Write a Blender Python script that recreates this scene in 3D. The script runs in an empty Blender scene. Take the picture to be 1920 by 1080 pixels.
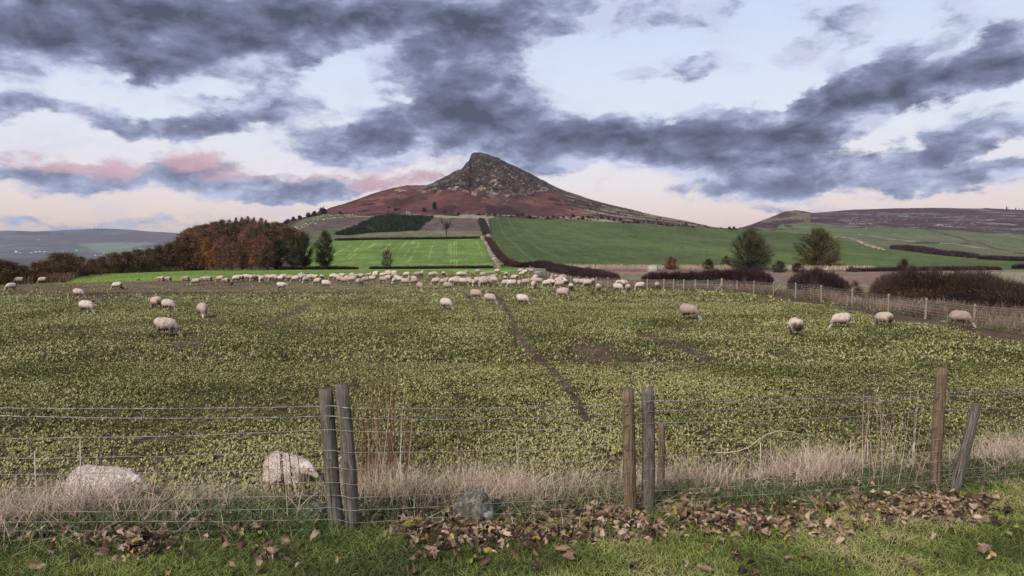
HAZE_D = 0.000055
import bpy, bmesh, math, random
import numpy as np
from mathutils import Vector, Matrix, Euler
random.seed(7); RNG = np.random.default_rng(11)
SC = bpy.context.scene; COL = SC.collection
F = 1397.0; PITCH = math.radians(2.746); CZ = 3.3
cP, sP = math.cos(PITCH), math.sin(PITCH)

# ---------- camera geometry helpers (turn a place in the photo plus a distance into a point on the ground) ----------
def ray(px, py):
    u = (np.asarray(px, float) - 960) / F; v = (540 - np.asarray(py, float)) / F
    yy = cP + v * sP
    return u / yy, (v * cP - sP) / yy          # x per y, z per y
def flat_y(py, z=0.0):
    return (z - CZ) / ray(960, py)[1]
def at(px, py, y):
    a, b = ray(px, py); return Vector((float(a) * y, y, CZ + float(b) * y))
def px_of(x, y, z):                               # world -> photo px,row
    d = y * cP - (z - CZ) * sP; up = y * sP + (z - CZ) * cP
    return 960 + F * x / d, 540 - F * up / d

# ---------- value noise ----------
_T = np.random.default_rng(5).random((256, 256))
def vn(x, y, s=0):
    x = np.asarray(x, float) + 17.3 * s; y = np.asarray(y, float) - 9.1 * s
    xi = np.floor(x).astype(int); yi = np.floor(y).astype(int); fx = x - xi; fy = y - yi
    fx = fx * fx * (3 - 2 * fx); fy = fy * fy * (3 - 2 * fy)
    a = _T[xi & 255, yi & 255]; b = _T[(xi + 1) & 255, yi & 255]; c = _T[xi & 255, (yi + 1) & 255]; d = _T[(xi + 1) & 255, (yi + 1) & 255]
    return (a * (1 - fx) + b * fx) * (1 - fy) + (c * (1 - fx) + d * fx) * fy
def fbm(x, y, o=4, s=0):
    r = 0; a = 1; t = 0
    for k in range(o):
        r = r + a * vn(x * 2 ** k, y * 2 ** k, s + k); t += a; a *= .5
    return r / t
def sst(a, b, x):
    t = np.clip((x - a) / (b - a), 0, 1); return t * t * (3 - 2 * t)
def inpoly(px, py, poly):
    ins = np.zeros(np.shape(px), bool); n = len(poly)
    for i in range(n):
        x1, y1 = poly[i]; x2, y2 = poly[(i + 1) % n]
        if y1 == y2: continue
        c = ((y1 > py) != (y2 > py)) & (px < (x2 - x1) * (py - y1) / (y2 - y1) + x1)
        ins ^= c
    return ins
def dist_line(px, py, pts):
    d = np.full(np.shape(px), 1e9)
    for (x1, y1), (x2, y2) in zip(pts, pts[1:]):
        L = (x2 - x1) ** 2 + (y2 - y1) ** 2
        t = np.clip(((px - x1) * (x2 - x1) + (py - y1) * (y2 - y1)) / L, 0, 1)
        d = np.minimum(d, np.hypot(px - x1 - t * (x2 - x1), py - y1 - t * (y2 - y1)))
    return d

# ---------- object helpers ----------
def link(o, parent=None):
    COL.objects.link(o)
    if parent is not None: o.parent = parent
    return o
def tag(o, label=None, cat=None, group=None, kind=None):
    if label: o['label'] = label
    if cat: o['category'] = cat
    if group: o['group'] = group
    if kind: o['kind'] = kind
    return o
def thing(name, label, cat, loc=(0, 0, 0), rz=0, group=None):
    o = bpy.data.objects.new(name, None); link(o); o.location = loc; o.rotation_euler = (0, 0, rz)
    o.empty_display_size = .1
    return tag(o, label, cat, group)
def mesh_np(name, V, Q=None, T=None, mats=(), attrs=None, col=None, smooth=False, mi=None):
    """V (n,3), Q (m,4) quads, T (k,3) tris"""
    me = bpy.data.meshes.new(name)
    V = np.ascontiguousarray(V, np.float32)
    nq = 0 if Q is None else len(Q); nt = 0 if T is None else len(T)
    me.vertices.add(len(V)); me.vertices.foreach_set('co', V.ravel())
    loops = np.concatenate([np.asarray(Q, np.int32).ravel() if nq else np.zeros(0, np.int32), np.asarray(T, np.int32).ravel() if nt else np.zeros(0, np.int32)])
    me.loops.add(len(loops)); me.loops.foreach_set('vertex_index', loops)
    st = np.concatenate([np.arange(nq) * 4, nq * 4 + np.arange(nt) * 3]).astype(np.int32)
    me.polygons.add(nq + nt); me.polygons.foreach_set('loop_start', st)
    if mi is not None: me.polygons.foreach_set('material_index', np.asarray(mi, np.int32))
    if smooth: me.polygons.foreach_set('use_smooth', np.ones(nq + nt, bool))
    for k, a in (attrs or {}).items():
        me.attributes.new(k, 'FLOAT', 'POINT').data.foreach_set('value', np.asarray(a, np.float32))
    if col is not None:
        ca = me.attributes.new('Col', 'FLOAT_COLOR', 'POINT')
        c4 = np.ones((len(V), 4), np.float32); c4[:, :np.shape(col)[1]] = col; ca.data.foreach_set('color', c4.ravel())
    me.update(calc_edges=True)
    for m in mats: me.materials.append(m)
    return me
def obj(name, me, parent=None, loc=None):
    o = bpy.data.objects.new(name, me); link(o, parent)
    if loc is not None: o.location = loc
    return o
def blade_data(P, D, S, L, W, bend, segs=2, tip=.15, rnd=None):
    """ribbons: P base, D unit direction, S unit side, L length, W width, bend vector added quadratically"""
    n = len(P); V = np.zeros((n, segs + 1, 2, 3)); L = np.broadcast_to(L, (n,)); W = np.broadcast_to(W, (n,))
    for k in range(segs + 1):
        t = k / segs; w = W * (1 - (1 - tip) * t ** 1.5) * .5
        c = P + D * (L * t)[:, None] + bend * (t * t)
        V[:, k, 0] = c - S * w[:, None]; V[:, k, 1] = c + S * w[:, None]
    b = (np.arange(n) * (segs + 1) * 2)[:, None]
    Q = np.concatenate([b + np.array([2 * k, 2 * k + 1, 2 * k + 3, 2 * k + 2]) for k in range(segs)], 1).reshape(-1, 4)
    if rnd is None: rnd = RNG.random(n)
    hgt = np.tile(np.repeat(np.linspace(0, 1, segs + 1), 2), n)
    return V.reshape(-1, 3), Q, np.repeat(rnd, (segs + 1) * 2), hgt
def cat_data(parts):
    Vs, Qs, As, Hs = [], [], [], []; o = 0
    for V, Q, A, H in parts:
        Vs.append(V); Qs.append(Q + o); As.append(A); Hs.append(H); o += len(V)
    return np.concatenate(Vs), np.concatenate(Qs), np.concatenate(As), np.concatenate(Hs)
def rdir(n, up=0.0, r=RNG):
    d = r.normal(size=(n, 3)); d[:, 2] += up
    return d / np.linalg.norm(d, axis=1)[:, None]
def perp(D, r=RNG):
    s = np.cross(D, r.normal(size=D.shape)); return s / (np.linalg.norm(s, axis=1)[:, None] + 1e-9)
def leaf_data(P, D, S, L, W, rnd=None):
    """rhombic leaves"""
    n = len(P); L = np.broadcast_to(L, (n,))[:, None]; W = np.broadcast_to(W, (n,))[:, None]
    N = np.cross(D, S)
    V = np.stack([P, P + D * L * .5 + S * W * .5 + N * L * .08, P + D * L, P + D * L * .5 - S * W * .5 + N * L * .08], 1)
    Q = np.arange(n * 4).reshape(-1, 4)
    if rnd is None: rnd = RNG.random(n)
    return V.reshape(-1, 3), Q, np.repeat(rnd, 4), np.tile([0, .5, 1, .5], n)
def tube_data(pts, rad, sides=6, cap=True, ref=None):
    pts = [Vector(p) for p in pts]; V = []; Q = []; T = []
    n = len(pts); rad = [rad] * n if isinstance(rad, (int, float)) else rad
    up = Vector((0, 0, 1)) if ref is None else ref
    for i, p in enumerate(pts):
        d = (pts[min(i + 1, n - 1)] - pts[max(i - 1, 0)]).normalized()
        a = d.cross(up)
        if a.length < 1e-3: a = d.cross(Vector((1, 0, 0)))
        a.normalize(); b = a.cross(d)
        for k in range(sides):
            t = 2 * math.pi * k / sides; V.append(p + (a * math.cos(t) + b * math.sin(t)) * rad[i])
    for i in range(n - 1):
        for k in range(sides):
            j = (k + 1) % sides; Q.append((i * sides + k, i * sides + j, (i + 1) * sides + j, (i + 1) * sides + k))
    if cap:
        for base, fl in ((0, 1), ((n - 1) * sides, 0)):
            c = len(V); V.append(pts[0] if fl else pts[-1])
            for k in range(sides):
                j = (k + 1) % sides; T.append((c, base + j, base + k) if fl else (c, base + k, base + j))
    return np.array([tuple(v) for v in V]), np.array(Q), np.array(T) if T else np.zeros((0, 3), int)
def join_qt(parts):
    Vs, Qs, Ts = [], [], []; o = 0
    for V, Q, T in parts:
        Vs.append(V); Qs.append(np.asarray(Q).reshape(-1, 4) + o); Ts.append(np.asarray(T).reshape(-1, 3) + o); o += len(V)
    return np.concatenate(Vs), np.concatenate(Qs).astype(int), np.concatenate(Ts).astype(int)
def box_data(x0, y0, z0, x1, y1, z1):
    V = np.array([(x0, y0, z0), (x1, y0, z0), (x1, y1, z0), (x0, y1, z0), (x0, y0, z1), (x1, y0, z1), (x1, y1, z1), (x0, y1, z1)], float)
    Q = np.array([(0, 3, 2, 1), (4, 5, 6, 7), (0, 1, 5, 4), (1, 2, 6, 5), (2, 3, 7, 6), (3, 0, 4, 7)])
    return V, Q, np.zeros((0, 3), int)

# ---------- materials ----------
class NT:
    def __init__(s, name, world=False):
        if world:
            s.m = bpy.data.worlds.new(name)
        else:
            s.m = bpy.data.materials.new(name)
        s.m.use_nodes = True; s.t = s.m.node_tree; s.t.nodes.clear()
    def n(s, ty, **kw):
        nd = s.t.nodes.new(ty)
        for k, v in kw.items():
            if k.startswith('i_'):
                nd.inputs[k[2:].replace('_', ' ')].default_value = v
            else: setattr(nd, k, v)
        return nd
    def l(s, a, b): s.t.links.new(a, b)
    def val(s, sock, v):
        if hasattr(v, 'links'): s.l(v, sock)
        else: sock.default_value = v
    def math(s, op, a, b=0.0, c=None, clamp=False):
        nd = s.n('ShaderNodeMath', operation=op, use_clamp=clamp); s.val(nd.inputs[0], a); s.val(nd.inputs[1], b)
        if c is not None: s.val(nd.inputs[2], c)
        return nd.outputs[0]
    def vmath(s, op, a, b=(0, 0, 0), sc=None):
        nd = s.n('ShaderNodeVectorMath', operation=op); s.val(nd.inputs[0], a); s.val(nd.inputs[1], b)
        if sc is not None: s.val(nd.inputs['Scale'], sc)
        return nd.outputs[0] if op not in ('LENGTH', 'DOT_PRODUCT') else nd.outputs['Value']
    def mix(s, f, a, b, blend='MIX'):
        nd = s.n('ShaderNodeMix', data_type='RGBA', blend_type=blend)
        s.val(nd.inputs[0], f); s.val(nd.inputs[6], a if hasattr(a, 'links') else (*a[:3], 1)); s.val(nd.inputs[7], b if hasattr(b, 'links') else (*b[:3], 1))
        return nd.outputs[2]
    def noise(s, vec, scale, detail=4, rough=.55, dist=0, color=False):
        nd = s.n('ShaderNodeTexNoise'); 
        if vec is not None: s.l(vec, nd.inputs['Vector'])
        nd.inputs['Scale'].default_value = scale; nd.inputs['Detail'].default_value = detail; nd.inputs['Roughness'].default_value = rough; nd.inputs['Distortion'].default_value = dist
        return nd.outputs['Color'] if color else nd.outputs['Fac']
    def ramp(s, f, stops, interp='LINEAR'):
        nd = s.n('ShaderNodeValToRGB'); r = nd.color_ramp; r.interpolation = interp
        while len(r.elements) < len(stops): r.elements.new(.5)
        for e, (p, c) in zip(r.elements, stops): e.position = p; e.color = (*c[:3], 1)
        s.val(nd.inputs[0], f); return nd.outputs[0]
    def mr(s, f, a, b, c=0, d=1, smooth=True):
        nd = s.n('ShaderNodeMapRange', interpolation_type='SMOOTHSTEP' if smooth else 'LINEAR')
        s.val(nd.inputs[0], f)
        for i, v in enumerate((a, b, c, d)): nd.inputs[i + 1].default_value = v
        return nd.outputs[0]
    def attr(s, name, col=False):
        nd = s.n('ShaderNodeAttribute', attribute_name=name); return nd.outputs['Color' if col else 'Fac']
    def pos(s): return s.n('ShaderNodeNewGeometry').outputs['Position']
    def objc(s): return s.n('ShaderNodeTexCoord').outputs['Object']
    def orand(s): return s.n('ShaderNodeObjectInfo').outputs['Random']
    def out(s, col, rough=.9, bump=None, bstr=.5, bdist=.02, spec=.2, metal=0, trans=None):
        b = s.n('ShaderNodeBsdfPrincipled'); s.val(b.inputs['Base Color'], col if hasattr(col, 'links') else (*col[:3], 1))
        s.val(b.inputs['Roughness'], rough); b.inputs['Specular IOR Level'].default_value = spec; b.inputs['Metallic'].default_value = metal
        if bump is not None:
            bn = s.n('ShaderNodeBump'); bn.inputs['Strength'].default_value = bstr; bn.inputs['Distance'].default_value = bdist
            s.l(bump, bn.inputs['Height']); s.l(bn.outputs[0], b.inputs['Normal'])
        o = s.n('ShaderNodeOutputMaterial'); s.l(b.outputs[0], o.inputs[0]); return s.m
def M_ramp(name, stops, rough=.85, spec=.15, hmix=None, randobj=0.0):
    """colour from per-piece 'rnd' attribute"""
    t = NT(name); f = t.attr('rnd')
    if randobj:
        f = t.math('FRACT', t.math('ADD', f, t.math('MULTIPLY', t.orand(), randobj)))
    c = t.ramp(f, stops)
    if hmix:                                       # blends to the given colour towards the tip
        c = t.mix(t.math('MULTIPLY', t.attr('hgt'), hmix[1]), c, hmix[0])
    return t.out(c, rough, spec=spec)
def M_terrain(name, sc=1.0, amt=.35, bs=.4, bd=.05, stretch=(1, 1, 1), detail=7, tint=None):
    t = NT(name); p = t.vmath('MULTIPLY', t.pos(), stretch)
    c = t.attr('Col', True)
    n1 = t.noise(p, sc, detail, .65); n2 = t.noise(p, sc * .13, 5, .6)
    k = t.math('ADD', t.mr(n1, .3, .7, 1 - amt, 1 + amt, False), t.mr(n2, .3, .7, -amt * .6, amt * .6, False))
    cc = t.vmath('SCALE', c, (0, 0, 0), k)
    if tint:
        cc = t.mix(t.mr(t.noise(p, sc * .4, 6, .6), .5, .62), cc, t.vmath('MULTIPLY', cc, tint))
    return t.out(cc, .95, bump=n1, bstr=bs, bdist=bd, spec=.1)

def M_hill():
    t = NT('hill'); p = t.vmath('MULTIPLY', t.pos(), (1, .55, 1.2)); at_ = t.n('ShaderNodeAttribute', attribute_name='Col'); c = at_.outputs['Color']; a = at_.outputs['Alpha']
    n1 = t.noise(p, .14, 9, .68); n2 = t.noise(p, .022, 5, .6); n3 = t.math('ADD', t.math('MULTIPLY', t.noise(p, .42, 6, .7), .5), t.math('MULTIPLY', t.noise(p, .11, 5, .65), .5))
    k = t.math('ADD', t.mr(n1, .3, .7, .55, 1.45, False), t.mr(n2, .3, .7, -.28, .28, False)); cc = t.vmath('SCALE', c, (0, 0, 0), k)
    v = t.n('ShaderNodeTexVoronoi', feature='F1'); t.l(t.vmath('ADD', p, t.vmath('SCALE', t.noise(p, .1, 3, .5, 0, True), sc=6)), v.inputs['Vector']); v.inputs['Scale'].default_value = .17
    crk = t.mr(v.outputs['Distance'], .25, .75)
    dark = t.math('MULTIPLY', a, t.math('MULTIPLY', t.mr(t.math('ADD', n3, t.math('MULTIPLY', crk, .12)), .50, .60), .85)); cc = t.mix(dark, cc, (.022, .018, .014))
    lite = t.math('MULTIPLY', a, t.math('MULTIPLY', t.mr(n3, .46, .39), .75)); cc = t.mix(lite, cc, (.19, .14, .105))
    h = t.math('ADD', n1, t.math('MULTIPLY', a, t.math('SUBTRACT', n3, crk)))
    return t.out(cc, .95, bump=h, bstr=1.0, bdist=1.6, spec=.1)
# ---------- world: sky and clouds in azimuth / elevation ----------
def build_world():
    t = NT('World', True); SC.world = t.m
    co = t.n('ShaderNodeTexCoord').outputs['Generated']
    sx = t.n('ShaderNodeSeparateXYZ'); t.l(co, sx.inputs[0])
    az = t.math('ARCTAN2', sx.outputs[0], sx.outputs[1]); el = t.math('ARCSINE', sx.outputs[2])
    cb = t.n('ShaderNodeCombineXYZ'); t.l(az, cb.inputs[0]); t.l(el, cb.inputs[1]); ae = cb.outputs[0]
    # noise domain: stretched along the wind, which rises to the right
    mp = t.n('ShaderNodeMapping', vector_type='POINT'); t.l(ae, mp.inputs[0])
    mp.inputs['Rotation'].default_value = (0, 0, math.radians(-16)); mp.inputs['Scale'].default_value = (1, 2.0, 1)
    w = t.noise(mp.outputs[0], 7.0, 6, .6, 0, True)
    w = t.vmath('SCALE', t.vmath('SUBTRACT', w, (.5, .5, .5)), sc=.15)
    aew = t.vmath('ADD', ae, t.vmath('MULTIPLY', w, (1.1, .5, 0)))
    w2 = t.vmath('SCALE', t.vmath('SUBTRACT', t.noise(mp.outputs[0], 30.0, 4, .6, 0, True), (.5, .5, .5)), sc=.02)
    aew = t.vmath('ADD', aew, w2)
    def blobs(lst, vec):
        acc = None
        for (cx, cy, rx, ry, rot, wt) in lst:
            a, b = ray(cx, cy); A = math.atan(float(a)); E = math.atan(float(b) * math.cos(A)); k = 1.0 / F * (math.cos(A) ** 1.2)
            m = t.n('ShaderNodeMapping', vector_type='TEXTURE'); t.l(vec, m.inputs[0])
            m.inputs['Location'].default_value = (A, E, 0); m.inputs['Rotation'].default_value = (0, 0, math.radians(rot)); m.inputs['Scale'].default_value = (rx * k * 1.5, ry * k * 1.55, 1)
            g = t.n('ShaderNodeTexGradient', gradient_type='SPHERICAL'); t.l(m.outputs[0], g.inputs[0])
            f = g.outputs['Fac']
            acc = t.math('MULTIPLY', f, wt) if acc is None else t.math('MULTIPLY_ADD', f, wt, acc)
        return acc
    CL = [(60, 60, 260, 75, 0, 1.5), (250, 10, 250, 55, 0, 1.2), (420, 70, 210, 60, 3, .9), (600, 20, 250, 50, 0, 1.0), (800, 30, 220, 60, 0, 1.0),
          (560, 90, 120, 35, 8, .5), (830, 120, 130, 70, 10, .95), (310, 136, 60, 22, 8, .8), (245, 130, 40, 14, 0, .4), (505, 145, 60, 18, 0, .5),
          (460, 205, 150, 36, 8, 1.15), (340, 235, 110, 26, 4, .75), (180, 228, 110, 26, 0, .5), (75, 200, 90, 24, -6, .75), (5, 220, 30, 26, 0, .7),
          (760, 240, 190, 50, 10, 1.1), (690, 270, 120, 34, 6, .8), (900, 185, 140, 60, 15, .9), (960, 245, 130, 60, 0, .95), (900, 90, 100, 60, 30, .5),
          (1080, 275, 150, 48, 4, 1.0), (1230, 252, 190, 42, 0, 1.15), (1380, 255, 170, 45, 0, 1.0), (1420, 300, 170, 42, 4, .9), (1370, 350, 130, 24, 3, .9),
          (1550, 215, 130, 40, 22, 1.2), (1690, 160, 190, 52, 24, 1.3), (1830, 110, 130, 40, 22, 1.2), (1900, 140, 60, 40, 0, .5), (1640, 120, 90, 26, 22, .6),
          (1620, 320, 150, 30, 8, 1.0), (1780, 272, 100, 36, 18, 1.1), (1860, 335, 110, 26, 5, 1.0), (1740, 340, 120, 18, 4, .7), (1900, 252, 60, 22, 10, .8),
          (1230, 138, 100, 22, 0, .65), (1310, 128, 60, 18, 20, .5), (1520, 115, 100, 22, 12, .6), (1585, 35, 130, 28, 22, .75), (1790, 20, 120, 24, 20, .5),
          (1050, 15, 220, 40, 0, .9), (1330, 20, 160, 40, 10, .5), (1750, 212, 60, 14, 10, .2), (1870, 205, 60, 12, 5, .4),
          (40, 322, 105, 36, 0, 1.05), (270, 322, 130, 36, 3, 1.05), (360, 300, 60, 26, 0, .7), (470, 350, 100, 30, -3, .9), (590, 355, 110, 28, 3, .85), (570, 378, 60, 16, 0, .8),
          (740, 340, 80, 26, 14, .5), (820, 325, 60, 20, 14, .5), (100, 415, 420, 17, -1, .7), (1395, 388, 30, 12, 10, .6), (1450, 386, 32, 8, 0, .5), (1580, 386, 40, 7, 0, .4), (1290, 385, 24, 6, 0, .35), (1120, 350, 50, 14, 0, .25),
          (280, 276, 40, 7, 4, .3), (1480, 330, 60, 20, 0, .4)]
    d = blobs(CL, aew)
    n = t.noise(mp.outputs[0], 14.0, 10, .60, .3)
    n2 = t.noise(mp.outputs[0], 4.0, 3, .5)
    side = t.mr(t.math('ABSOLUTE', az), .72, .95)            # out of frame: even broken cloud
    d = t.math('ADD', d, t.math('MULTIPLY', side, .45))
    hi = t.mr(el, .42, .6); d = t.math('ADD', d, t.math('MULTIPLY', hi, .4))
    d = t.math('ADD', d, t.math('MULTIPLY', t.math('SUBTRACT', n, .5), 2.1))
    d = t.math('ADD', d, t.math('MULTIPLY', t.math('SUBTRACT', n2, .5), .5))
    cov = t.mr(d, .22, .70)
    # relief: compare the cloud field with itself a little higher up, so tops catch light and bases stay dark
    up_ = t.vmath('ADD', mp.outputs[0], (.012, .05, 0)); nu = t.noise(up_, 14.0, 10, .60, .3)
    rel = t.math('MULTIPLY', t.math('SUBTRACT', n, nu), 1.9)
    # clear sky
    sky = t.n('ShaderNodeTexSky', sky_type='NISHITA'); sky.sun_disc = False
    sky.sun_elevation = math.radians(26); sky.sun_rotation = math.radians(215); sky.altitude = 150; sky.dust_density = 2.5
    sk = t.vmath('SCALE', sky.outputs[0], sc=.09)
    clr = t.ramp(t.math('MULTIPLY', el, 2.0), [(0.0, (.76, .57, .50)), (.08, (.95, .76, .66)), (.18, (.93, .86, .88)), (.34, (.82, .88, 1.0)), (.70, (.60, .72, 1.0)), (1, (.42, .54, .85))])
    clr = t.mix(.08, clr, sk)
    # cloud colour: thin parts light, thick parts slate
    shade = t.math('SUBTRACT', t.mr(t.math('ADD', d, t.math('MULTIPLY', t.math('SUBTRACT', t.noise(mp.outputs[0], 26, 7, .6), .5), 1.1)), .25, 2.1, smooth=False), rel)
    shade = t.math('MAXIMUM', shade, 0.0)
    cc = t.ramp(shade, [(0, (.60, .64, .84)), (.22, (.37, .42, .60)), (.5, (.205, .235, .37)), (.8, (.13, .148, .235)), (1, (.085, .094, .15))])
    lowb = t.mr(el, .10, .02)
    cc = t.mix(t.math('MULTIPLY', lowb, .6), cc, (.34, .40, .60))
    # last sun on the low clouds
    PK = [(25, 286, 55, 16, 0, 1.2), (108, 299, 40, 14, 0, 1.2), (220, 303, 50, 16, 0, 1.2), (365, 288, 55, 17, 0, 1.6), (450, 325, 60, 12, 0, .7), (620, 330, 70, 12, 5, .8), (760, 332, 90, 20, 14, 1.3), (720, 345, 60, 14, 14, .9), (100, 392, 200, 9, 0, .7), (1110, 345, 60, 14, 0, .7)]
    pk = t.math('MULTIPLY', blobs(PK, t.vmath('ADD', ae, t.vmath('SCALE', w, sc=.5))), 1.6, clamp=True)
    cc = t.mix(t.math('MULTIPLY', pk, .72), cc, (.70, .42, .44))
    fin = t.mix(cov, clr, cc)
    # thin veils break up the clear parts
    veil = t.math('MULTIPLY', t.mr(t.noise(mp.outputs[0], 9, 8, .65, .5), .47, .74), .5)
    fin = t.mix(t.math('MULTIPLY', veil, t.math('SUBTRACT', 1, cov)), fin, (.62, .66, .84))
    bg = t.n('ShaderNodeBackground'); t.l(fin, bg.inputs[0]); bg.inputs[1].default_value = 1.0
    o = t.n('ShaderNodeOutputWorld'); t.l(bg.outputs[0], o.inputs[0])
build_world()
sun = bpy.data.lights.new('sun', 'SUN'); sun.energy = 4.0; sun.angle = math.radians(20); sun.color = (1, .87, .72)
so = bpy.data.objects.new('sun', sun); link(so)
_az, _el = math.radians(215), math.radians(38)      # behind the camera, to the left
sd = Vector((math.sin(_az) * math.cos(_el), math.cos(_az) * math.cos(_el), math.sin(_el)))
so.rotation_euler = sd.to_track_quat('Z', 'Y').to_euler()
cam = bpy.data.cameras.new('camera'); co_ = bpy.data.objects.new('camera', cam); link(co_)
cam.sensor_width = 36; cam.lens = F / 1920 * 36; cam.clip_start = .1; cam.clip_end = 40000
co_.location = (0, 0, CZ); co_.rotation_euler = (math.radians(90) - PITCH, 0, 0)
SC.camera = co_
SC.view_settings.view_transform = 'Standard'; SC.view_settings.look = 'None'; SC.view_settings.exposure = 0.0; SC.view_settings.gamma = 1.0
SC.render.resolution_x = 1024; SC.render.resolution_y = 576
SC.cycles.max_bounces = 5; SC.cycles.diffuse_bounces = 2; SC.cycles.transparent_max_bounces = 4; SC.cycles.volume_bounces = 0
# ---------- ground heights ----------
Y0 = 62.0
def fence_y(x): return 6.62 + .28 * np.clip(x, -9, 14)
def gbase(x): return np.interp(x, [-6, -3.5, -1.5, -.2, 1.1, 2.8, 4.6, 7], [1.12, 1.04, .965, .87, .79, .76, .745, .735])
def ground(x, y):
    x = np.asarray(x, float); y = np.asarray(y, float)
    s = y - fence_y(x); g = gbase(x)
    near = g + np.minimum(-s, 9.0) * .115
    far = (g - .06 * np.clip(s, 0, 1)) * (1 - sst(.9, 3.0, s))
    z = np.where(s < 0, near, far)
    z = z + (fbm(x * 1.1, y * 1.1, 3, 3) - .5) * .10 * (1 - sst(2.0, 3.2, s)) * sst(-12, -2, s + 0 * x)
    z = z + (fbm(x * .5, y * .5, 3, 8) - .5) * .10 * sst(2.5, 5, s) * (1 - sst(45, Y0, y))
    return z
# right-hand fence line (world x,y) from the far end to beyond the frame
RF = [(1.9, 164), (3.9, 102), (5.1, 81), (5.9, 74.7), (8.9, 71), (12, 67), (17.7, 62.6), (20.6, 58), (20.7, 46), (20.6, 36), (20.8, 28), (21.2, 20), (21.6, 14)]
RFx = np.array([p[0] for p in RF][::-1]); RFy = np.array([p[1] for p in RF][::-1])
FIELD_POLY = [(-400, 600), (-400, 534), (0, 536), (70, 533), (200, 529), (400, 525), (531, 521.8), (619, 520.3), (684, 515), (815, 513.5), (939, 511.5), (978, 506)]
STRIP = [(60, 534), (200, 529.3), (400, 525.3), (531, 522), (619, 520.5), (684, 515.3), (815, 514), (939, 511.8), (978, 506.3), (985, 503), (925, 501), (640, 503.5), (400, 506), (300, 508), (200, 511), (113, 514), (60, 528)]
def right_of_fence(x, y):
    # distance test against the fence polyline as seen in plan
    poly = RF + [(21.6, 5), (4000, 5), (4000, 600), (1.9, 600)]
    return inpoly(x, y, poly)
def pl(x, pts):
    return np.interp(x, [p[0] for p in pts], [p[1] for p in pts])
SKY = [(-400, 500), (0, 500), (250, 496), (330, 478), (345, 462), (400, 432), (450, 422), (500, 425), (545, 413), (570, 407), (600, 398), (620, 389), (640, 384), (700, 362), (735, 353), (760, 348), (800, 347), (815, 341), (832, 332), (850, 322), (866, 316), (871, 310), (874.5, 304), (879.5, 301), (882, 293), (884.5, 288), (889, 286), (900, 286), (915, 289), (925, 293), (935, 296), (952, 305), (975, 315), (1000, 328), (1020, 339), (1040, 350), (1060, 358), (1080, 364), (1100, 371), (1130, 380), (1180, 392), (1230, 404), (1290, 415), (1330, 424), (1360, 428), (1385, 428), (1400, 424), (1440, 409), (1470, 397), (1490, 394), (1505, 395.5), (1525, 399), (1560, 396), (1600, 393), (1680, 390.5), (1750, 389.5), (1840, 391), (1850, 390), (1875, 391.5), (1920, 394), (2100, 398), (2300, 402)]
SD = [(-400, 200), (250, 220), (345, 300), (400, 400), (500, 560), (545, 700), (640, 900), (760, 1050), (880, 1200), (1000, 1200), (1180, 1080), (1330, 860), (1385, 900), (1420, 1200), (1490, 1500), (1920, 1600), (2300, 1600)]
L1 = [(-400, 499), (250, 498.6), (340, 484), (440, 462), (545, 452), (620, 450), (918, 455), (1330, 462), (1500, 465), (1700, 470), (1920, 475), (2300, 480)]
L1D = [(-400, 176), (250, 180), (340, 230), (440, 300), (620, 340), (918, 350), (1500, 380), (1920, 420), (2300, 420)]
L2 = [(-400, 498.5), (250, 498), (340, 474), (440, 442), (541, 428), (574, 409), (614, 403), (697, 405), (764, 405), (812, 404), (911, 406), (1000, 410), (1100, 413.5), (1200, 419), (1290, 426), (1340, 429), (1385, 433), (1454, 434), (1465, 421), (1500, 419), (1535, 419), (1590, 427), (1725, 430), (1806, 434), (1920, 442), (2300, 455)]
L2D = [(-400, 182), (250, 185), (340, 255), (440, 370), (545, 560), (620, 620), (918, 650), (1200, 700), (1340, 740), (1400, 800), (1465, 1000), (1600, 1000), (1920, 950), (2300, 950)]
_g = np.arange(-520, 2440, 4.0)
def _sm(tab, k):
    v = pl(_g, tab); K = np.ones(2 * k + 1) / (2 * k + 1); return np.convolve(np.pad(v, (k, k), 'edge'), K, 'valid')
_gS, _gD, _g1, _gd1, _g2, _gd2 = _sm(SKY, 14), _sm(SD, 10), _sm(L1, 6), _sm(L1D, 8), _sm(L2, 6), _sm(L2D, 8)
def depth_rows(px, rows):
    """y for each row of one column"""
    S = float(np.interp(px, _g, _gS)); D3 = float(np.interp(px, _g, _gD))
    r1 = max(float(np.interp(px, _g, _g1)), S + 1.2); r2 = min(max(float(np.interp(px, _g, _g2)), S + .6), r1 - .3)
    y5 = float(flat_y(500)); d1 = max(float(np.interp(px, _g, _gd1)), y5 + 3); d2 = max(float(np.interp(px, _g, _gd2)), d1 + 3); D3 = max(D3, d2 + 4)
    if S >= 499.8: S = 499.7; r2 = min(r2, 499.8); r1 = min(r1, 499.9)
    sl_ = (D3 - d2) / max(r2 - S, 6) 
    kr = np.array([S - 60, S, r2, r1, 500.0]); kd = np.array([D3 + 60 * min(sl_, 6), D3, d2, d1, y5])
    return np.where(rows >= 500, flat_y(np.maximum(rows, 500)), np.interp(rows, kr, kd))
ROWB = float(px_of(0, Y0, 0)[1])
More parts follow.
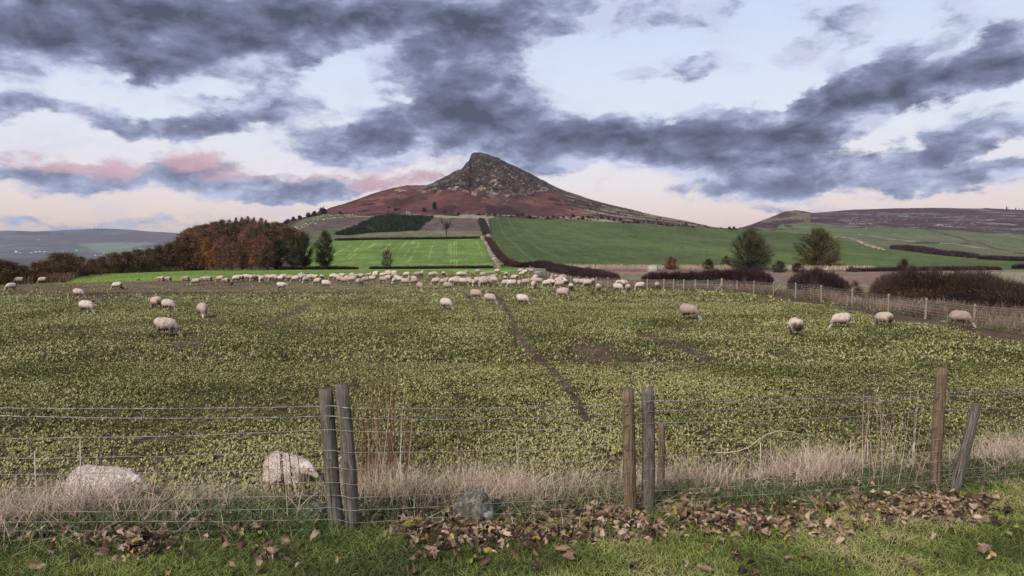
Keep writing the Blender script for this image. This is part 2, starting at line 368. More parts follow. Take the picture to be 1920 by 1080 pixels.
# mid terrain: columns by bearing, rows by distance
PXC = np.arange(-400, 2321, 1.6); NR = 250
tt = np.linspace(0, 1, NR)
ROWS = np.zeros((len(PXC), NR)); DEP = np.zeros((len(PXC), NR))
for i, px in enumerate(PXC):
    S = float(pl(px, SKY)); ROWS[i] = ROWB + (S - ROWB) * tt
    DEP[i] = depth_rows(px, ROWS[i])
def smooth0(A, k):                               # along bearing
    K = np.ones(2 * k + 1) / (2 * k + 1); P = np.pad(A, ((k, k), (0, 0)), 'edge')
    return np.apply_along_axis(lambda c: np.convolve(c, K, 'valid'), 0, P)
def smooth1(A, k):
    K = np.ones(2 * k + 1) / (2 * k + 1); P = np.pad(A, ((0, 0), (k, k)), 'reflect', reflect_type='odd')
    return np.apply_along_axis(lambda c: np.convolve(c, K, 'valid'), 1, P)
hill = ROWS < 499
DS = smooth1(DEP, 5); wgt = sst(503, 495, ROWS)
DEP = DEP * (1 - wgt) + DS * wgt
DEP[:, 0] = Y0
AX, BZ = ray(PXC[:, None], ROWS)
MX = AX * DEP; MZ = CZ + BZ * DEP; MZ[:, 0] = 0; MX[:, 0] = AX[:, 0] * Y0
def W(px, py):
    """point of the mid terrain seen at a photo position"""
    i = np.clip((px - PXC[0]) / 1.6, 0, len(PXC) - 1.001); i0 = int(i); f = i - i0
    r = []
    for k in (i0, i0 + 1):
        y = np.interp(py, ROWS[k][::-1], DEP[k][::-1]); x, z = ray(px, py); z = np.interp(py, ROWS[k][::-1], MZ[k][::-1]); r.append((float(x * y), float(y), float(z)))
    return Vector(r[0]).lerp(Vector(r[1]), f)
# ---------- colours and region ids ----------
C_SOIL = np.array((.085, .056, .038)); C_TURN = np.array((.175, .172, .074)); C_BRIGHT = np.array((.112, .215, .036)); C_DARKG = np.array((.068, .104, .029))
C_ROUGH = np.array((.125, .118, .070)); C_MOOR = np.array((.092, .038, .031)); C_RMOOR = np.array((.066, .038, .041)); C_HAY = np.array((.215, .15, .112)); C_PALEG = np.array((.100, .132, .062))
def paint(px, py, x, y):
    px = np.asarray(px, float); py = np.asarray(py, float); sh = px.shape
    C = np.zeros(sh + (3,)); ID = np.zeros(sh, int)         # 0 turnips, 1 pasture, 2 hill, 3 rough ground, 4 stubble
    l2 = pl(px, L2)
    n1 = fbm(x * .05, y * .02, 4, 1); n2 = fbm(x * .25, y * .08, 4, 2); n3 = fbm(x * .012, y * .012, 4, 5)
    def put(mask, c, idv=None, var=0.0, nz=None):
        if nz is None: nz = n2
        m = np.asarray(mask, float)[..., None] if np.asarray(mask).dtype != bool else mask.astype(float)[..., None]
        c = np.asarray(c) * (1 + var * (nz[..., None] - .5) * 2)
        C[...] = C * (1 - m) + c * m
        if idv is not None: ID[(np.asarray(mask) > .5)] = idv
    put(np.ones(sh, bool), C_DARKG, 1, .45, fbm(x * .03, y * .008, 4, 21))
    # drilled lines in the dark green field
    put((np.sin(x * 2 * math.pi / 9 + y * .035 + 2 * fbm(x * .02, y * .01, 2, 4)) > .86) & (px < 1330), C_DARKG * 1.12)
    far = py < l2
    put(far, C_MOOR, 2, .75, fbm(x * .03, y * .012, 6, 6)); put(far & (fbm(x * .05, y * .018, 5, 26) > .62), C_MOOR * np.array((1.5, 1.7, 1.5))); put(far & (fbm(x * .05, y * .018, 5, 27) > .66), C_MOOR * .45)
    right = px > 1385
    put(far & right, C_RMOOR, 2, .35, fbm(x * .015, y * .006, 5, 7))
    # left wooded slope floor
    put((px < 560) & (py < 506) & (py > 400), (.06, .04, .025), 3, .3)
    # upper rough pasture and the sheep slope
    up = [(500, 447), (541, 428), (574, 409), (614, 402), (697, 405), (764, 405), (911, 406), (917, 410), (917, 448), (905, 446), (760, 447), (640, 450), (560, 470), (500, 480)]
    m = inpoly(px, py, up); put(m, C_ROUGH * np.array((.8, .95, .8)), 3, .35)
    band = np.abs(py - pl(px, [(540, 446), (590, 425), (640, 418), (690, 413), (740, 409)])) < pl(px, [(540, 8), (600, 9), (690, 5), (740, 2)])
    put(m & band & (px < 735), (.105, .073, .064), None, .3)
    put(inpoly(px, py, [(812, 407), (903, 409), (905, 434), (784, 431)]), (.115, .080, .068), 3, .35)
    put(inpoly(px, py, [(784, 431), (905, 434), (905, 446), (760, 447), (640, 446), (640, 436)]), (.14, .135, .075), 3, .35)
    g = inpoly(px + (n2 - .5) * 8, py + (n1 - .5) * 5, [(628, 441), (666, 425), (707, 407), (728, 404.5), (812, 405), (782, 432), (691, 435), (660, 440)])
    put(g, (.022, .036, .018), 3, .5)
    put(inpoly(px + (n2 - .5) * 8, py + (n1 - .5) * 4, [(684, 427), (700, 425), (703, 430), (685, 432)]), (.14, .06, .045))
    put((np.abs(py - 404.5 - (px > 830) * (px - 830) * .03) < 1.8) & (px > 735) & (px < 925), (.27, .24, .15), 3, .3)
    # bright striped pasture
    jx = (n2 - .5) * 3.0; jy = (fbm(x * .15, y * .1, 3, 14) - .5) * 1.6
    br = [(560, 463), (640, 450.5), (760, 447.5), (900, 446.5), (906, 450), (915, 472), (925, 488), (932, 502), (600, 503.5), (540, 503.5)]
    b = inpoly(px + jx, py + jy, br); put(b, C_BRIGHT * np.array((1.05, .92, 1.2)), 1, .18)
    for pts in ([(686, 452), (672, 465), (650, 482)], [(706, 455), (690, 465)], [(735, 453), (722, 466), (716, 470)], [(761, 454), (750, 468)], [(776, 452), (764, 472), (758, 480)], [(788, 452), (776, 474), (766, 490)], [(815, 453), (808, 470), (804, 486)], [(843, 453), (840, 478)], [(852, 452), (851, 500)], [(856, 452), (857, 503)], [(846, 456), (845, 500)], [(892, 450), (899, 462), (908, 488)], [(660, 458), (640, 470), (625, 478)], [(640, 457), (630, 462)], [(670, 474), (655, 484)]):
        d = dist_line(px, py, pts); put(b & (d < 1.0) & (n2 > .40), (.23, .32, .095))
    st = inpoly(px, py + jy, STRIP); put(st, C_BRIGHT * np.array((1.15, 1.0, 1.0)), 1, .15)
    put(st & (px > 850) & (py > 507), (.16, .33, .06))
    # right: paler pastures below the moor, tracks, rough hay ground beyond the fence
    r = inpoly(px, py, [(1400, 434), (1454, 434), (1465, 419), (1535, 419), (1590, 427), (1725, 430), (1920, 442), (2320, 455), (2320, 505), (1915, 489), (1838, 484), (1690, 466), (1620, 459), (1560, 446), (1500, 437)])
    put(r, C_PALEG, 1, .22, n3); put(r & (fbm(x * .006, y * .02, 4, 12) > .58), C_PALEG * np.array((1.15, .85, 1.0)))
    put((dist_line(px, py, [(1734, 431), (1800, 446), (1860, 464), (1900, 474), (1960, 480)]) < 1.1), (.07, .05, .04))
    put((dist_line(px, py, [(1610, 441), (1700, 453), (1800, 459), (1900, 474)]) < .8) & (n1 > .4), (.19, .21, .13))
    for cx, cy, rr, hh in ((1478, 425, 9, 2), (1466, 431, 10, 1.6), (1490, 430, 9, 1.6), (1660, 438, 12, 1), (1735, 456, 30, 2), (1810, 458, 12, 1.5)):
        put((((px - cx) / rr) ** 2 + ((py - cy) / hh) ** 2 < .6 + n2 * .6), (.05, .05, .035))
    rf = right_of_fence(x, y) & (py > 503.6)
    put(rf, C_HAY, 3, .25); put(rf & (fbm(x * .08, y * .05, 4, 9) > .56), (.17, .16, .085)); 
    put(rf & (py > 505.5) & (py < 509) & (px > 1040) & (px < 1600), (.16, .095, .07))
    put(rf & (px > 1760) & (py < 548) & (py > 510), (.235, .205, .13), 4, .12)
    put(rf & (px > 1580) & (py < 506), C_DARKG, 1)
    # turnips
    tf = (~rf) & ((py > pl(px, [(-400, 534), (0, 536), (70, 533), (200, 529), (400, 525), (531, 521.8), (619, 520.3), (684, 515), (815, 513.5), (939, 511.5), (978, 506), (990, 503), (1000, 503)])) & (px < 1100) | (py > 540))
    soil = np.clip(sst(.46, .66, n1) * .35 + sst(560, 530, py + (n1 - .5) * 40) * pl(px, [(0, .85), (420, .75), (600, .35), (760, .3), (1000, .15)]), 0, 1)
    put(tf, C_TURN, 0, .3); C[...] = np.where(tf[..., None], C * (1 - soil[..., None]) + (C_SOIL * 1.5 * (1 + .5 * (n2[..., None] - .5))) * soil[..., None], C)
    rows = (np.sin(x * 2 * math.pi / 1.5 + y * .12) > .3) & tf & (py < 528) & (px > 800) & (px < 880)
    put(rows, C_SOIL * 1.3)
    # hedge-bottom scrub left of the strip
    put((px < 330) & (py > 503) & (py < pl(px, [(-400, 534), (60, 533), (113, 514), (200, 511.5), (300, 508.5), (330, 507)])) & (~st), (.13, .08, .05), 3, .3)
    # the hill itself
    hl = far & (px > 560) & (px < 1345)
    nf = fbm(x * .12, y * .09, 5, 31); nb = fbm(x * .035, y * .02, 5, 33)
    qx = px + (nb - .5) * 26; qy = py + (nf - .5) * 14
    rock = inpoly(qx, qy, [(792, 349), (818, 338), (850, 320), (868, 308), (880, 280), (940, 280), (985, 315), (1030, 340), (1010, 345), (960, 322), (930, 330), (905, 352), (872, 350), (840, 347), (820, 356)])
    put(hl & rock, (.088, .060, .046), None, .6, nf)
    put(hl & rock & (nf > .57), (.17, .15, .125))
    put(hl & rock & (nf < .40), (.030, .026, .026))
    put(hl & rock & (py > 326) & (nb > .52) & (nf > .44), C_MOOR * np.array((1.25, 1.2, 1.1)), None, .5, nf)
    cliff = inpoly(qx, qy, [(905, 300), (930, 302), (945, 306), (940, 312), (905, 309)]); put(hl & cliff, (.030, .030, .036), None, .7, nf)
    east = inpoly(qx, qy, [(930, 300), (985, 315), (1045, 350), (1085, 366), (1110, 376), (1045, 362), (1030, 352), (985, 335), (950, 320)])
    put(hl & east, (.105, .078, .052), None, .5, nf)
    scree = inpoly(qx, qy, [(912, 330), (940, 322), (975, 335), (1035, 357), (1010, 361), (965, 367), (952, 376), (915, 372), (905, 360), (922, 345)])
    put(hl & scree, (.125, .080, .062), None, .5, nf); put(hl & scree & (nf > .54), (.27, .215, .175))
    put(hl & inpoly(qx, qy, [(950, 330), (978, 340), (975, 362), (950, 362), (948, 345)]), (.105, .062, .048), None, .4, nf)
    put(hl & inpoly(qx, qy, [(882, 354), (905, 350), (914, 354), (906, 360), (885, 361)]) & (nf > .42), (.33, .25, .15))
    for pts, w_ in (([(822, 358), (842, 352), (862, 355), (885, 366)], 1.9), ([(740, 358), (770, 356), (800, 360)], 1.5), ([(790, 352), (812, 355)], 1.0)):
        put(hl & (dist_line(qx, qy, pts) < w_) & (nf > .42), (.30, .23, .18))
    for pts in ([(935, 300), (952, 312), (975, 332), (1010, 352)], [(952, 305), (985, 322), (1015, 342), (1035, 355)], [(945, 318), (962, 338), (1000, 356)], [(970, 318), (1000, 333), (1028, 350)], [(930, 384), (948, 372), (968, 367), (1000, 363), (1032, 358)], [(896, 368), (900, 384)], [(948, 335), (930, 352), (915, 362)]):
        put(hl & (dist_line(px + (nf - .5) * 6, py + (nf - .5) * 4, pts) < 1.0), (.04, .026, .022))
    rise = sst(352, 330, py) * 0
    low = hl & (px > 1040) & (py > pl(px, [(1040, 372), (1060, 363), (1100, 372), (1330, 423)]))
    tn = fbm(x * .012, (y + x * .25) * .045, 5, 41)
    put(low & (px > 1055) & (tn > .52) & (py < pl(px, [(1050, 376), (1130, 405), (1330, 430)])), (.21, .175, .115))
    put(low & (px > 1060) & (tn < .43) & (py < pl(px, [(1050, 388), (1150, 410), (1330, 430)])), (.030, .036, .022))
    put(low & (px > 1060) & (py > 393) & (tn > .50) & (tn < .56), (.22, .19, .125))
    put(hl & (py > l2 - 5) & (nb > .47) & (px > 860), (.24, .21, .14)); put(hl & (py > l2 - 7) & (nf < .40) & (px > 850), (.032, .026, .02))
    # scree on the right-hand moor
    rm = far & right
    put(rm & (fbm(x * .01, y * .05, 5, 51) > .60) & (px > 1480), (.165, .150, .130), None, .3, nf); put(rm & (nf > .60) & (px > 1600) & (px < 1850) & (py < 420), (.055, .055, .065))
    for pts in ([(1580, 415), (1605, 422), (1640, 422)], [(1430, 418), (1470, 411), (1540, 411)], [(1745, 422), (1790, 427)], [(1590, 406), (1610, 402)]):
        put(rm & (dist_line(qx, qy, pts) < 1.6) & (nf > .5), (.26, .21, .17))
    put(rm & (px < 1520) & (fbm(x * .03, y * .02, 4, 55) > .57), (.14, .12, .075))
    return C, ID
PXm = np.repeat(PXC[:, None], NR, 1)
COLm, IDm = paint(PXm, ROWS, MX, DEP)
# relief
nf = fbm(MX * .06, DEP * .04, 5, 61); ng = fbm(MX * .15, DEP * .12, 4, 62)
rk = sst(0, 1, inpoly(PXm, ROWS, [(792, 352), (818, 338), (850, 320), (868, 308), (880, 280), (940, 280), (985, 315), (1060, 350), (1000, 360), (905, 362), (872, 352), (820, 358)]).astype(float))
east_ = inpoly(PXm, ROWS, [(905, 330), (940, 300), (985, 315), (1045, 350), (1085, 366), (1040, 366), (965, 372), (930, 380), (900, 365)]).astype(float); east_ = smooth1(smooth0(east_, 6), 5)
rk = smooth1(smooth0(rk, 6), 6); hz = sst(500, 470, ROWS) * np.clip((DEP - 300) / 700, 0, 1)
MZ += ((nf - .5) * 16 * rk + (ng - .5) * 12 * rk) * (1 - .92 * sst(.90, 1, tt)[None, :]) + (fbm(MX * .02, DEP * .015, 4, 63) - .5) * 7 * hz * (1 - sst(.90, 1, tt)[None, :] * .85) + (ng - .5) * 2.2 * hz * (1 - .6 * sst(.93, 1, tt)[None, :])
# gullies running down the cone
gl = np.sin((MX - 10) * .11 + (DEP) * .02 + 3 * nf)
MZ += -np.clip(gl, .2, 1) * 4.5 * hz * sst(368, 350, ROWS) * (1 - sst(.85, 1, tt)[None, :])
nc = len(PXC)
back = []
for dd, dz in ((40, -8), (150, -45), (450, -110), (900, -180)):
    y = DEP[:, -1] + dd; back.append(np.stack([AX[:, -1] * y, y, np.maximum(MZ[:, -1] + dz, -58)], 1))
G = np.concatenate([np.stack([MX, DEP, MZ], 2)] + [b[:, None, :] for b in back], 1)
NRT = G.shape[1]
Am = np.concatenate([np.clip(rk + .28 * east_, 0, 1)] + [rk[:, -1:]] * 4, 1)
Cm = np.concatenate([COLm] + [COLm[:, -1:]] * 4, 1); Im = np.concatenate([IDm] + [IDm[:, -1:]] * 4, 1)
def split_grid(G, Cc, I, names, mats, smooth=True, alpha=None):
    n, m = G.shape[:2]; idx = np.arange(n * m).reshape(n, m)
    Q = np.stack([idx[:-1, :-1], idx[1:, :-1], idx[1:, 1:], idx[:-1, 1:]], 2).reshape(-1, 4); fi = I[:-1, :-1].reshape(-1)
    Vv = G.reshape(-1, 3); Cv = Cc.reshape(-1, 3)
    if alpha is not None: Cv = np.concatenate([Cv, alpha.reshape(-1, 1)], 1)
    for k, (nm, mt) in enumerate(zip(names, mats)):
        q = Q[fi == k]
        if not len(q): continue
        u, inv = np.unique(q, return_inverse=True)
        me = mesh_np(nm, Vv[u], inv.reshape(-1, 4), mats=(mt,), col=Cv[u], smooth=smooth)
        o = obj(nm, me); tag(o, kind='structure')
mt_field = M_terrain('turnip_ground', 6, .55, .6, .06, (1, .35, 1), tint=(.8, .75, .7))
mt_past = M_terrain('pasture', .7, .45, .7, .2, (1, .4, 1), tint=(1.3, 1.02, .95))
mt_hill = M_hill()
mt_rough = M_terrain('rough', 1.2, .50, .8, .3, (1, .5, 1))
mt_stub = M_terrain('stubble', 1.5, .25, .5, .08, (.4, 1, 1))
split_grid(G, Cm, Im, ['turnip_field', 'pasture', 'hill', 'rough_ground', 'stubble_field'], [mt_field, mt_past, mt_hill, mt_rough, mt_stub], alpha=Am)
# ---------- near ground ----------
def grow(a, b, d0, g):
    r = [a]; d = d0
    while r[-1] < b: r.append(r[-1] + d); d *= g
    r[-1] = b; return r
xs = grow(8.5, 190, .08, 1.035); xs = [-v for v in xs[::-1]] + list(np.arange(-8.42, 8.43, .07)) + xs
ys = [-v for v in grow(-3, 30, .3, 1.15)[::-1]] 
ys = sorted(set([round(v, 4) for v in ys if v < 3])) + list(np.arange(3.1, 12, .07)) + grow(12, Y0, .09, 1.03)
xs = np.array(xs); ys = np.array(ys); NX, NY = np.meshgrid(xs, ys, indexing='ij')
NZ = ground(NX, NY); NZ[:, -1] = 0
sN = NY - fence_y(NX)
pxn, pyn = px_of(NX, np.maximum(NY, 3), NZ)
n1 = fbm(NX * .6, NY * .6, 4, 71); n2 = fbm(NX * .11, NY * .07, 4, 72)
Cn = np.zeros(NX.shape + (3,)); In = np.zeros(NX.shape, int)
# turnip soil with leaf-green between
def track(x, y):
    """trodden path through the crop"""
    px, py = px_of(x, np.maximum(y, 3), 0 * x)
    d = dist_line(px, py * 1.0, [(940, 560), (957, 590), (965, 620), (985, 650), (1010, 675), (1035, 700), (1060, 722), (1085, 752), (1100, 790)])
    w = np.clip((py - 540) * .075, 2.5, 11) * (.6 + .8 * fbm(x * .5, y * .5, 3, 78))
    return np.exp(-(d / w) ** 2)
TRK = [([(575, 575), (540, 590), (510, 606)], 9), ([(1090, 655), (1130, 665)], 22), ([(1200, 628), (1260, 645), (1340, 680)], 8), ([(860, 530), (885, 570), (900, 600)], 5), ([(905, 535), (935, 560), (960, 600)], 6), ([(380, 640), (330, 650)], 9)]
def bare(x, y):
    px, py = px_of(x, np.maximum(y, 3), 0 * x); b = track(x, y) * (.62 + .6 * fbm(x * 1.1, y * .9, 3, 79))
    for pts, w in TRK: b = np.maximum(b, .75 * np.exp(-(dist_line(px, py, pts) / w) ** 2))
    # trodden margin along the right-hand fence
    fx = np.interp(y, RFy[::1], RFx[::1]); b = np.maximum(b, np.where(y < 60, sst(-2.6, -1.2, x - fx - (fbm(x * .5, y * .3, 3, 77) - .5) * 3), 0))
    n = fbm(x * .13, y * .10, 4, 73); b = np.maximum(b, sst(.64, .80, n) * .45)
    b = np.maximum(b, sst(38, 72, y + (n - .5) * 30) * np.clip((-x + 0) / 22, .0, .8))
    s_ = y - fence_y(x); b = np.maximum(b, .35 * (1 - sst(3, 5, s_)))
    return np.clip(b, 0, 1)
soil = C_SOIL * (1 + (n1[..., None] - .5)); grn = np.array((.085, .092, .030)) * (1 + .8 * (n1[..., None] - .5))
bb = np.clip(bare(NX, NY), 0, 1)[..., None]
mixg = sst(18, 60, NY)[..., None]
Cn[...] = (soil * .55 + grn * .30) * (1 - mixg * (1 - bb)) + (C_TURN * (1 + .5 * (n1[..., None] - .5))) * mixg * (1 - bb)
Cn = np.where(bb > .5, soil * 1.05, Cn)
bank = sN < 2.6 + (n1 - .5)
Cn = np.where(bank[..., None], np.array((.034, .034, .016)) * (1 + (n1[..., None] - .5)), Cn); In[bank] = 1  # bank soil painted darker to stand for shade between the grass blades
rfm = right_of_fence(NX, NY)
Cn = np.where(rfm[..., None], C_HAY * .62 * (1 + .8 * (n1[..., None] - .5)), Cn); In[rfm & ~bank] = 2
lf = (NX < -60) & (NY > 30)
mt_lawn = M_terrain('bank_soil', 14, .5, .7, .03)
split_grid(np.stack([NX, NY, NZ], 2), Cn, In, ['turnip_field', 'grass_bank', 'rough_ground'], [mt_field, mt_lawn, mt_rough])
# ---------- valley and far hill, left ----------
pf = np.arange(-500, 760, 2.2); SKF = [(-500, 436), (0, 432.5), (60, 433.5), (90, 432), (120, 430.5), (180, 430), (230, 430.5), (270, 433), (330, 437), (420, 444), (500, 452), (760, 470)]
FR = 90; tf_ = np.linspace(0, 1, FR); Rf = np.zeros((len(pf), FR)); Df = np.zeros((len(pf), FR))
for i, px in enumerate(pf):
    S = float(pl(px, SKF)); Rf[i] = 512 + (S - 512) * tf_
    Df[i] = np.interp(Rf[i], [S, (S + 476) / 2, 476, 484, 492, 512], [7600, 6200, 4800, 3900, 3100, 1900])
Df = smooth1(Df, 4); fa, fb = ray(pf[:, None], Rf); FX = fa * Df; FZ = CZ + fb * Df
FZ += (fbm(FX * .002, Df * .0015, 4, 81) - .5) * 24 * sst(0, .5, tf_)[None, :]
PXf = np.repeat(pf[:, None], FR, 1)
q = fbm(FX * .0012, Df * .0012, 4, 82); q2 = fbm(FX * .006, Df * .0016, 4, 83); cell = vn(FX * .0035, Df * .0016, 84)
CF = np.ones(PXf.shape + (3,)) * np.array((.085, .112, .080)); CF *= (1 + .7 * (cell[..., None] - .5))
def pf_(m, c): CF[m] = np.asarray(c)
pf_(q2 > .60, (.085, .066, .066)); 
wd = inpoly(PXf + (q2 - .5) * 40, Rf + (q2 - .5) * 8, [(60, 443), (130, 441), (180, 440), (330, 437), (500, 460), (330, 465), (230, 464), (200, 453), (130, 453), (80, 451)]); pf_(wd, (.090, .062, .068))
pf_(inpoly(PXf, Rf, [(28, 434), (98, 434), (98, 441), (28, 440)]) | inpoly(PXf, Rf, [(102, 436), (122, 436), (122, 441), (102, 441)]), (.035, .032, .038))
pf_((Rf < pl(PXf, SKF) + 2.2) & (PXf > 170), (.040, .034, .040)); pf_((Rf > 482) & (q2 > .40), (.075, .058, .062)); pf_((Rf > 469) & (Rf < 478) & (q2 > .46), (.065, .058, .072))
for pts in ([(0, 451), (60, 452), (110, 458)], [(25, 459), (85, 462), (140, 461)], [(140, 462), (180, 462)]): pf_((dist_line(PXf, Rf, pts) < .9), (.045, .045, .05))
pf_(inpoly(PXf, Rf, [(255, 456), (330, 449), (330, 470), (190, 474), (140, 456), (200, 455)]) & (q2 < .55), (.14, .19, .115))
GB = [np.stack([FX[:, -1] * (1 + d / 7600), Df[:, -1] + d, np.maximum(FZ[:, -1] - d * .12, -59)], 1)[:, None] for d in (150, 600, 2000)]
mt_val = M_terrain('valley', .012, .35, .4, 6, (1, .5, 1))
GF = np.concatenate([np.stack([FX, Df, FZ], 2)] + GB, 1); CFF = np.concatenate([CF] + [CF[:, -1:]] * 3, 1)
split_grid(GF, CFF, np.zeros(CFF.shape[:2], int), ['valley'], [mt_val])
o = obj('ground', mesh_np('ground', np.array([(-11500, -60, -61), (11500, -60, -61), (11500, 11500, -61), (-11500, 11500, -61)], float), np.array([[0, 1, 2, 3]]), mats=(mt_val,), col=np.array([(.11, .13, .08)] * 4))); tag(o, kind='structure')
# haze: one closed box of even density round everything
bx = box_data(-12000, -70, -63, 12000, 12000, 262)
ht = NT('haze'); pv = ht.n('ShaderNodeVolumePrincipled'); pv.inputs['Color'].default_value = (.62, .68, .86, 1); pv.inputs['Density'].default_value = HAZE_D
ho = ht.n('ShaderNodeOutputMaterial'); ht.l(pv.outputs[0], ho.inputs['Volume'])
if HAZE_D > 0:
    o = obj('haze', mesh_np('haze', bx[0], bx[1], mats=(ht.m,))); tag(o, kind='stuff')
# ---------- crop, lawn, dead grass ----------
m_turn = M_ramp('turnip_leaf', [(0, (.065, .075, .022)), (.3, (.178, .195, .070)), (.6, (.330, .335, .135)), (.85, (.37, .37, .175)), (1, (.38, .32, .17))], .75)
m_grass = M_ramp('lawn_grass', [(0, (.045, .060, .020)), (.3, (.115, .158, .036)), (.65, (.235, .300, .066)), (.9, (.40, .39, .16)), (1, (.46, .38, .23))], .7, hmix=((.24, .29, .08), .35))
m_tuft = M_ramp('tuft_grass', [(0, (.022, .040, .013)), (.4, (.062, .105, .028)), (.75, (.14, .19, .058)), (.93, (.33, .28, .16)), (1, (.46, .38, .27))], .7)
m_straw = M_ramp('dead_grass', [(0, (.22, .15, .11)), (.3, (.42, .32, .24)), (.7, (.60, .48, .38)), (1, (.74, .63, .52))], .8)
def mk(name, parts, mat, kind='stuff', parent=None, label=None, cat=None, group=None, loc=None):
    V, Q, A, H = cat_data(parts)
    if loc is not None: V = V - np.array(loc)
    me = mesh_np(name, V, Q, mats=(mat,), attrs={'rnd': A, 'hgt': H})
    o = obj(name, me, parent, loc); tag(o, label, cat, group, kind); return o
def scatter_wedge(n, y0, y1, k=.80):
    y = np.sqrt(RNG.random(n) * (y1 ** 2 - y0 ** 2) + y0 ** 2); x = (RNG.random(n) * 2 - 1) * k * y
    return x, y
def crop(n, y0, y1, nl, size, lift):
    x, y = scatter_wedge(n, y0, y1)
    b = bare(x, y); fx = np.interp(y, RFy, RFx)
    keep = (RNG.random(n) > b * 1.02) & (y - fence_y(x) > 2.3 + RNG.random(n)) & (x < fx - .9) & (fbm(x * 1.3, y * 1.3, 3, 91) + .25 * RNG.random(n) > .345)
    x, y, b = x[keep], y[keep], b[keep]; m = len(x)
    z = ground(x, y); sz = size * (.6 + .7 * RNG.random(m)) * (1 - .4 * b)
    P = np.repeat(np.stack([x, y, z], 1), nl, 0); a = RNG.random(m * nl) * 6.283
    P[:, 0] += RNG.normal(size=m * nl) * .06 * size / .13; P[:, 1] += RNG.normal(size=m * nl) * .06 * size / .13
    e = .25 + RNG.random(m * nl) * .85
    D = np.stack([np.cos(a) * np.cos(e), np.sin(a) * np.cos(e), np.sin(e)], 1); S = np.stack([-np.sin(a), np.cos(a), RNG.normal(size=m * nl) * .25], 1)
    L = np.repeat(sz, nl) * (.7 + .6 * RNG.random(m * nl)); patch = np.repeat(fbm(x * .35, y * .35, 4, 92), nl)
    r = np.clip((patch - .5) * 1.0 + .40 + .28 * RNG.normal(size=m * nl), 0, 1)
    P[:, 2] += .01 + lift * RNG.random(m * nl)
    return leaf_data(P, D, S, L, L * .48, r)
mk('turnip_leaves', [crop(75000, 8.8, 22, 7, .052, .03), crop(110000, 22, 48, 4, .082, .03), crop(90000, 48, 118, 2, .18, .05)], m_turn)
# stones and stubs of chewed roots on the soil
# lawn
def lawn(n, ymin, smax, L0, L1, w, dens=None, mat_r=None, smin=-9, up=1.3, kx=.80, bendy=.5):
    y = ymin + RNG.random(n) * (12 - ymin); x = (RNG.random(n) * 2 - 1) * kx * y
    s = y - fence_y(x); ok = (s < smax) & (s > smin)
    if dens is not None: ok &= RNG.random(n) < dens(x, y, s)
    x, y, s = x[ok], y[ok], s[ok]; m = len(x)
    D = rdir(m, up); D[:, 2] = np.abs(D[:, 2]) + .15; D /= np.linalg.norm(D, axis=1)[:, None]; S = perp(D)
    L = L0 + (L1 - L0) * RNG.random(m) ** 1.6
    h = D.copy(); h[:, 2] = 0; bend = h * (L * bendy)[:, None]; bend[:, 2] = -L * .22 * RNG.random(m)
    r = np.clip((fbm(x * 1.7, y * 1.7, 4, 95) - .5) * 1.9 + .40 + .035 * x + .22 * RNG.normal(size=m), 0, 1) if mat_r is None else mat_r(x, y, m)
    return blade_data(np.stack([x, y, ground(x, y) - .005], 1), D, S, L, w * (.7 + .6 * RNG.random(m)), bend, 2, .12, r)
mk('lawn_grass', [lawn(330000, 4.0, .15, .03, .09, .0042, up=1.0)], m_grass)
cl = lambda x, y, s: np.clip(fbm(x * 1.4, y * 1.4, 4, 97) * 2.6 - .75, .05, 1)
mk('rough_grass', [lawn(150000, 4.6, 1.5, .07, .27, .0058, lambda x, y, s: cl(x, y, s) * sst(-.55, .25, s + (fbm(x, y, 3, 98) - .5) * .7) * (1 - .5 * sst(.8, 1.5, s)), smin=-1.0, up=1.6, bendy=.75, mat_r=lambda x, y, m: np.clip(.42 + .27 * RNG.normal(size=m) + (x > -9) * (fbm(x, y, 3, 99) - .5), 0, 1))], m_tuft)
def straw_d(x, y, s):
    c = fbm(x * 1.0, y * 1.0, 4, 101)
    right = 1 - .25 * sst(2.0, 4.5, x)
    gap = 1 - .35 * np.exp(-((x + 4.6) / .75) ** 2) + .35 * np.exp(-((x + 2.2) / .5) ** 2)
    return np.clip(c * 4.8 - 2.05, .05, 1) * sst(.35, .95, s) * (1 - sst(1.7, 2.6, s)) * right * gap
_t = lawn(200000, 5.5, 2.8, .10, .52, .0048, straw_d, smin=.2, up=2.6, bendy=.55, mat_r=lambda x, y, m: np.clip(.5 + .25 * RNG.normal(size=m), 0, 1))
_l = lawn(50000, 5.0, 1.6, .08, .28, .0038, lambda x, y, s: .5 * sst(-.6, .8, s), smin=-.8, up=.5, bendy=.9, mat_r=lambda x, y, m: np.clip(.45 + .25 * RNG.normal(size=m), 0, 1))
mk('dead_grass', [_t, _l], m_straw)
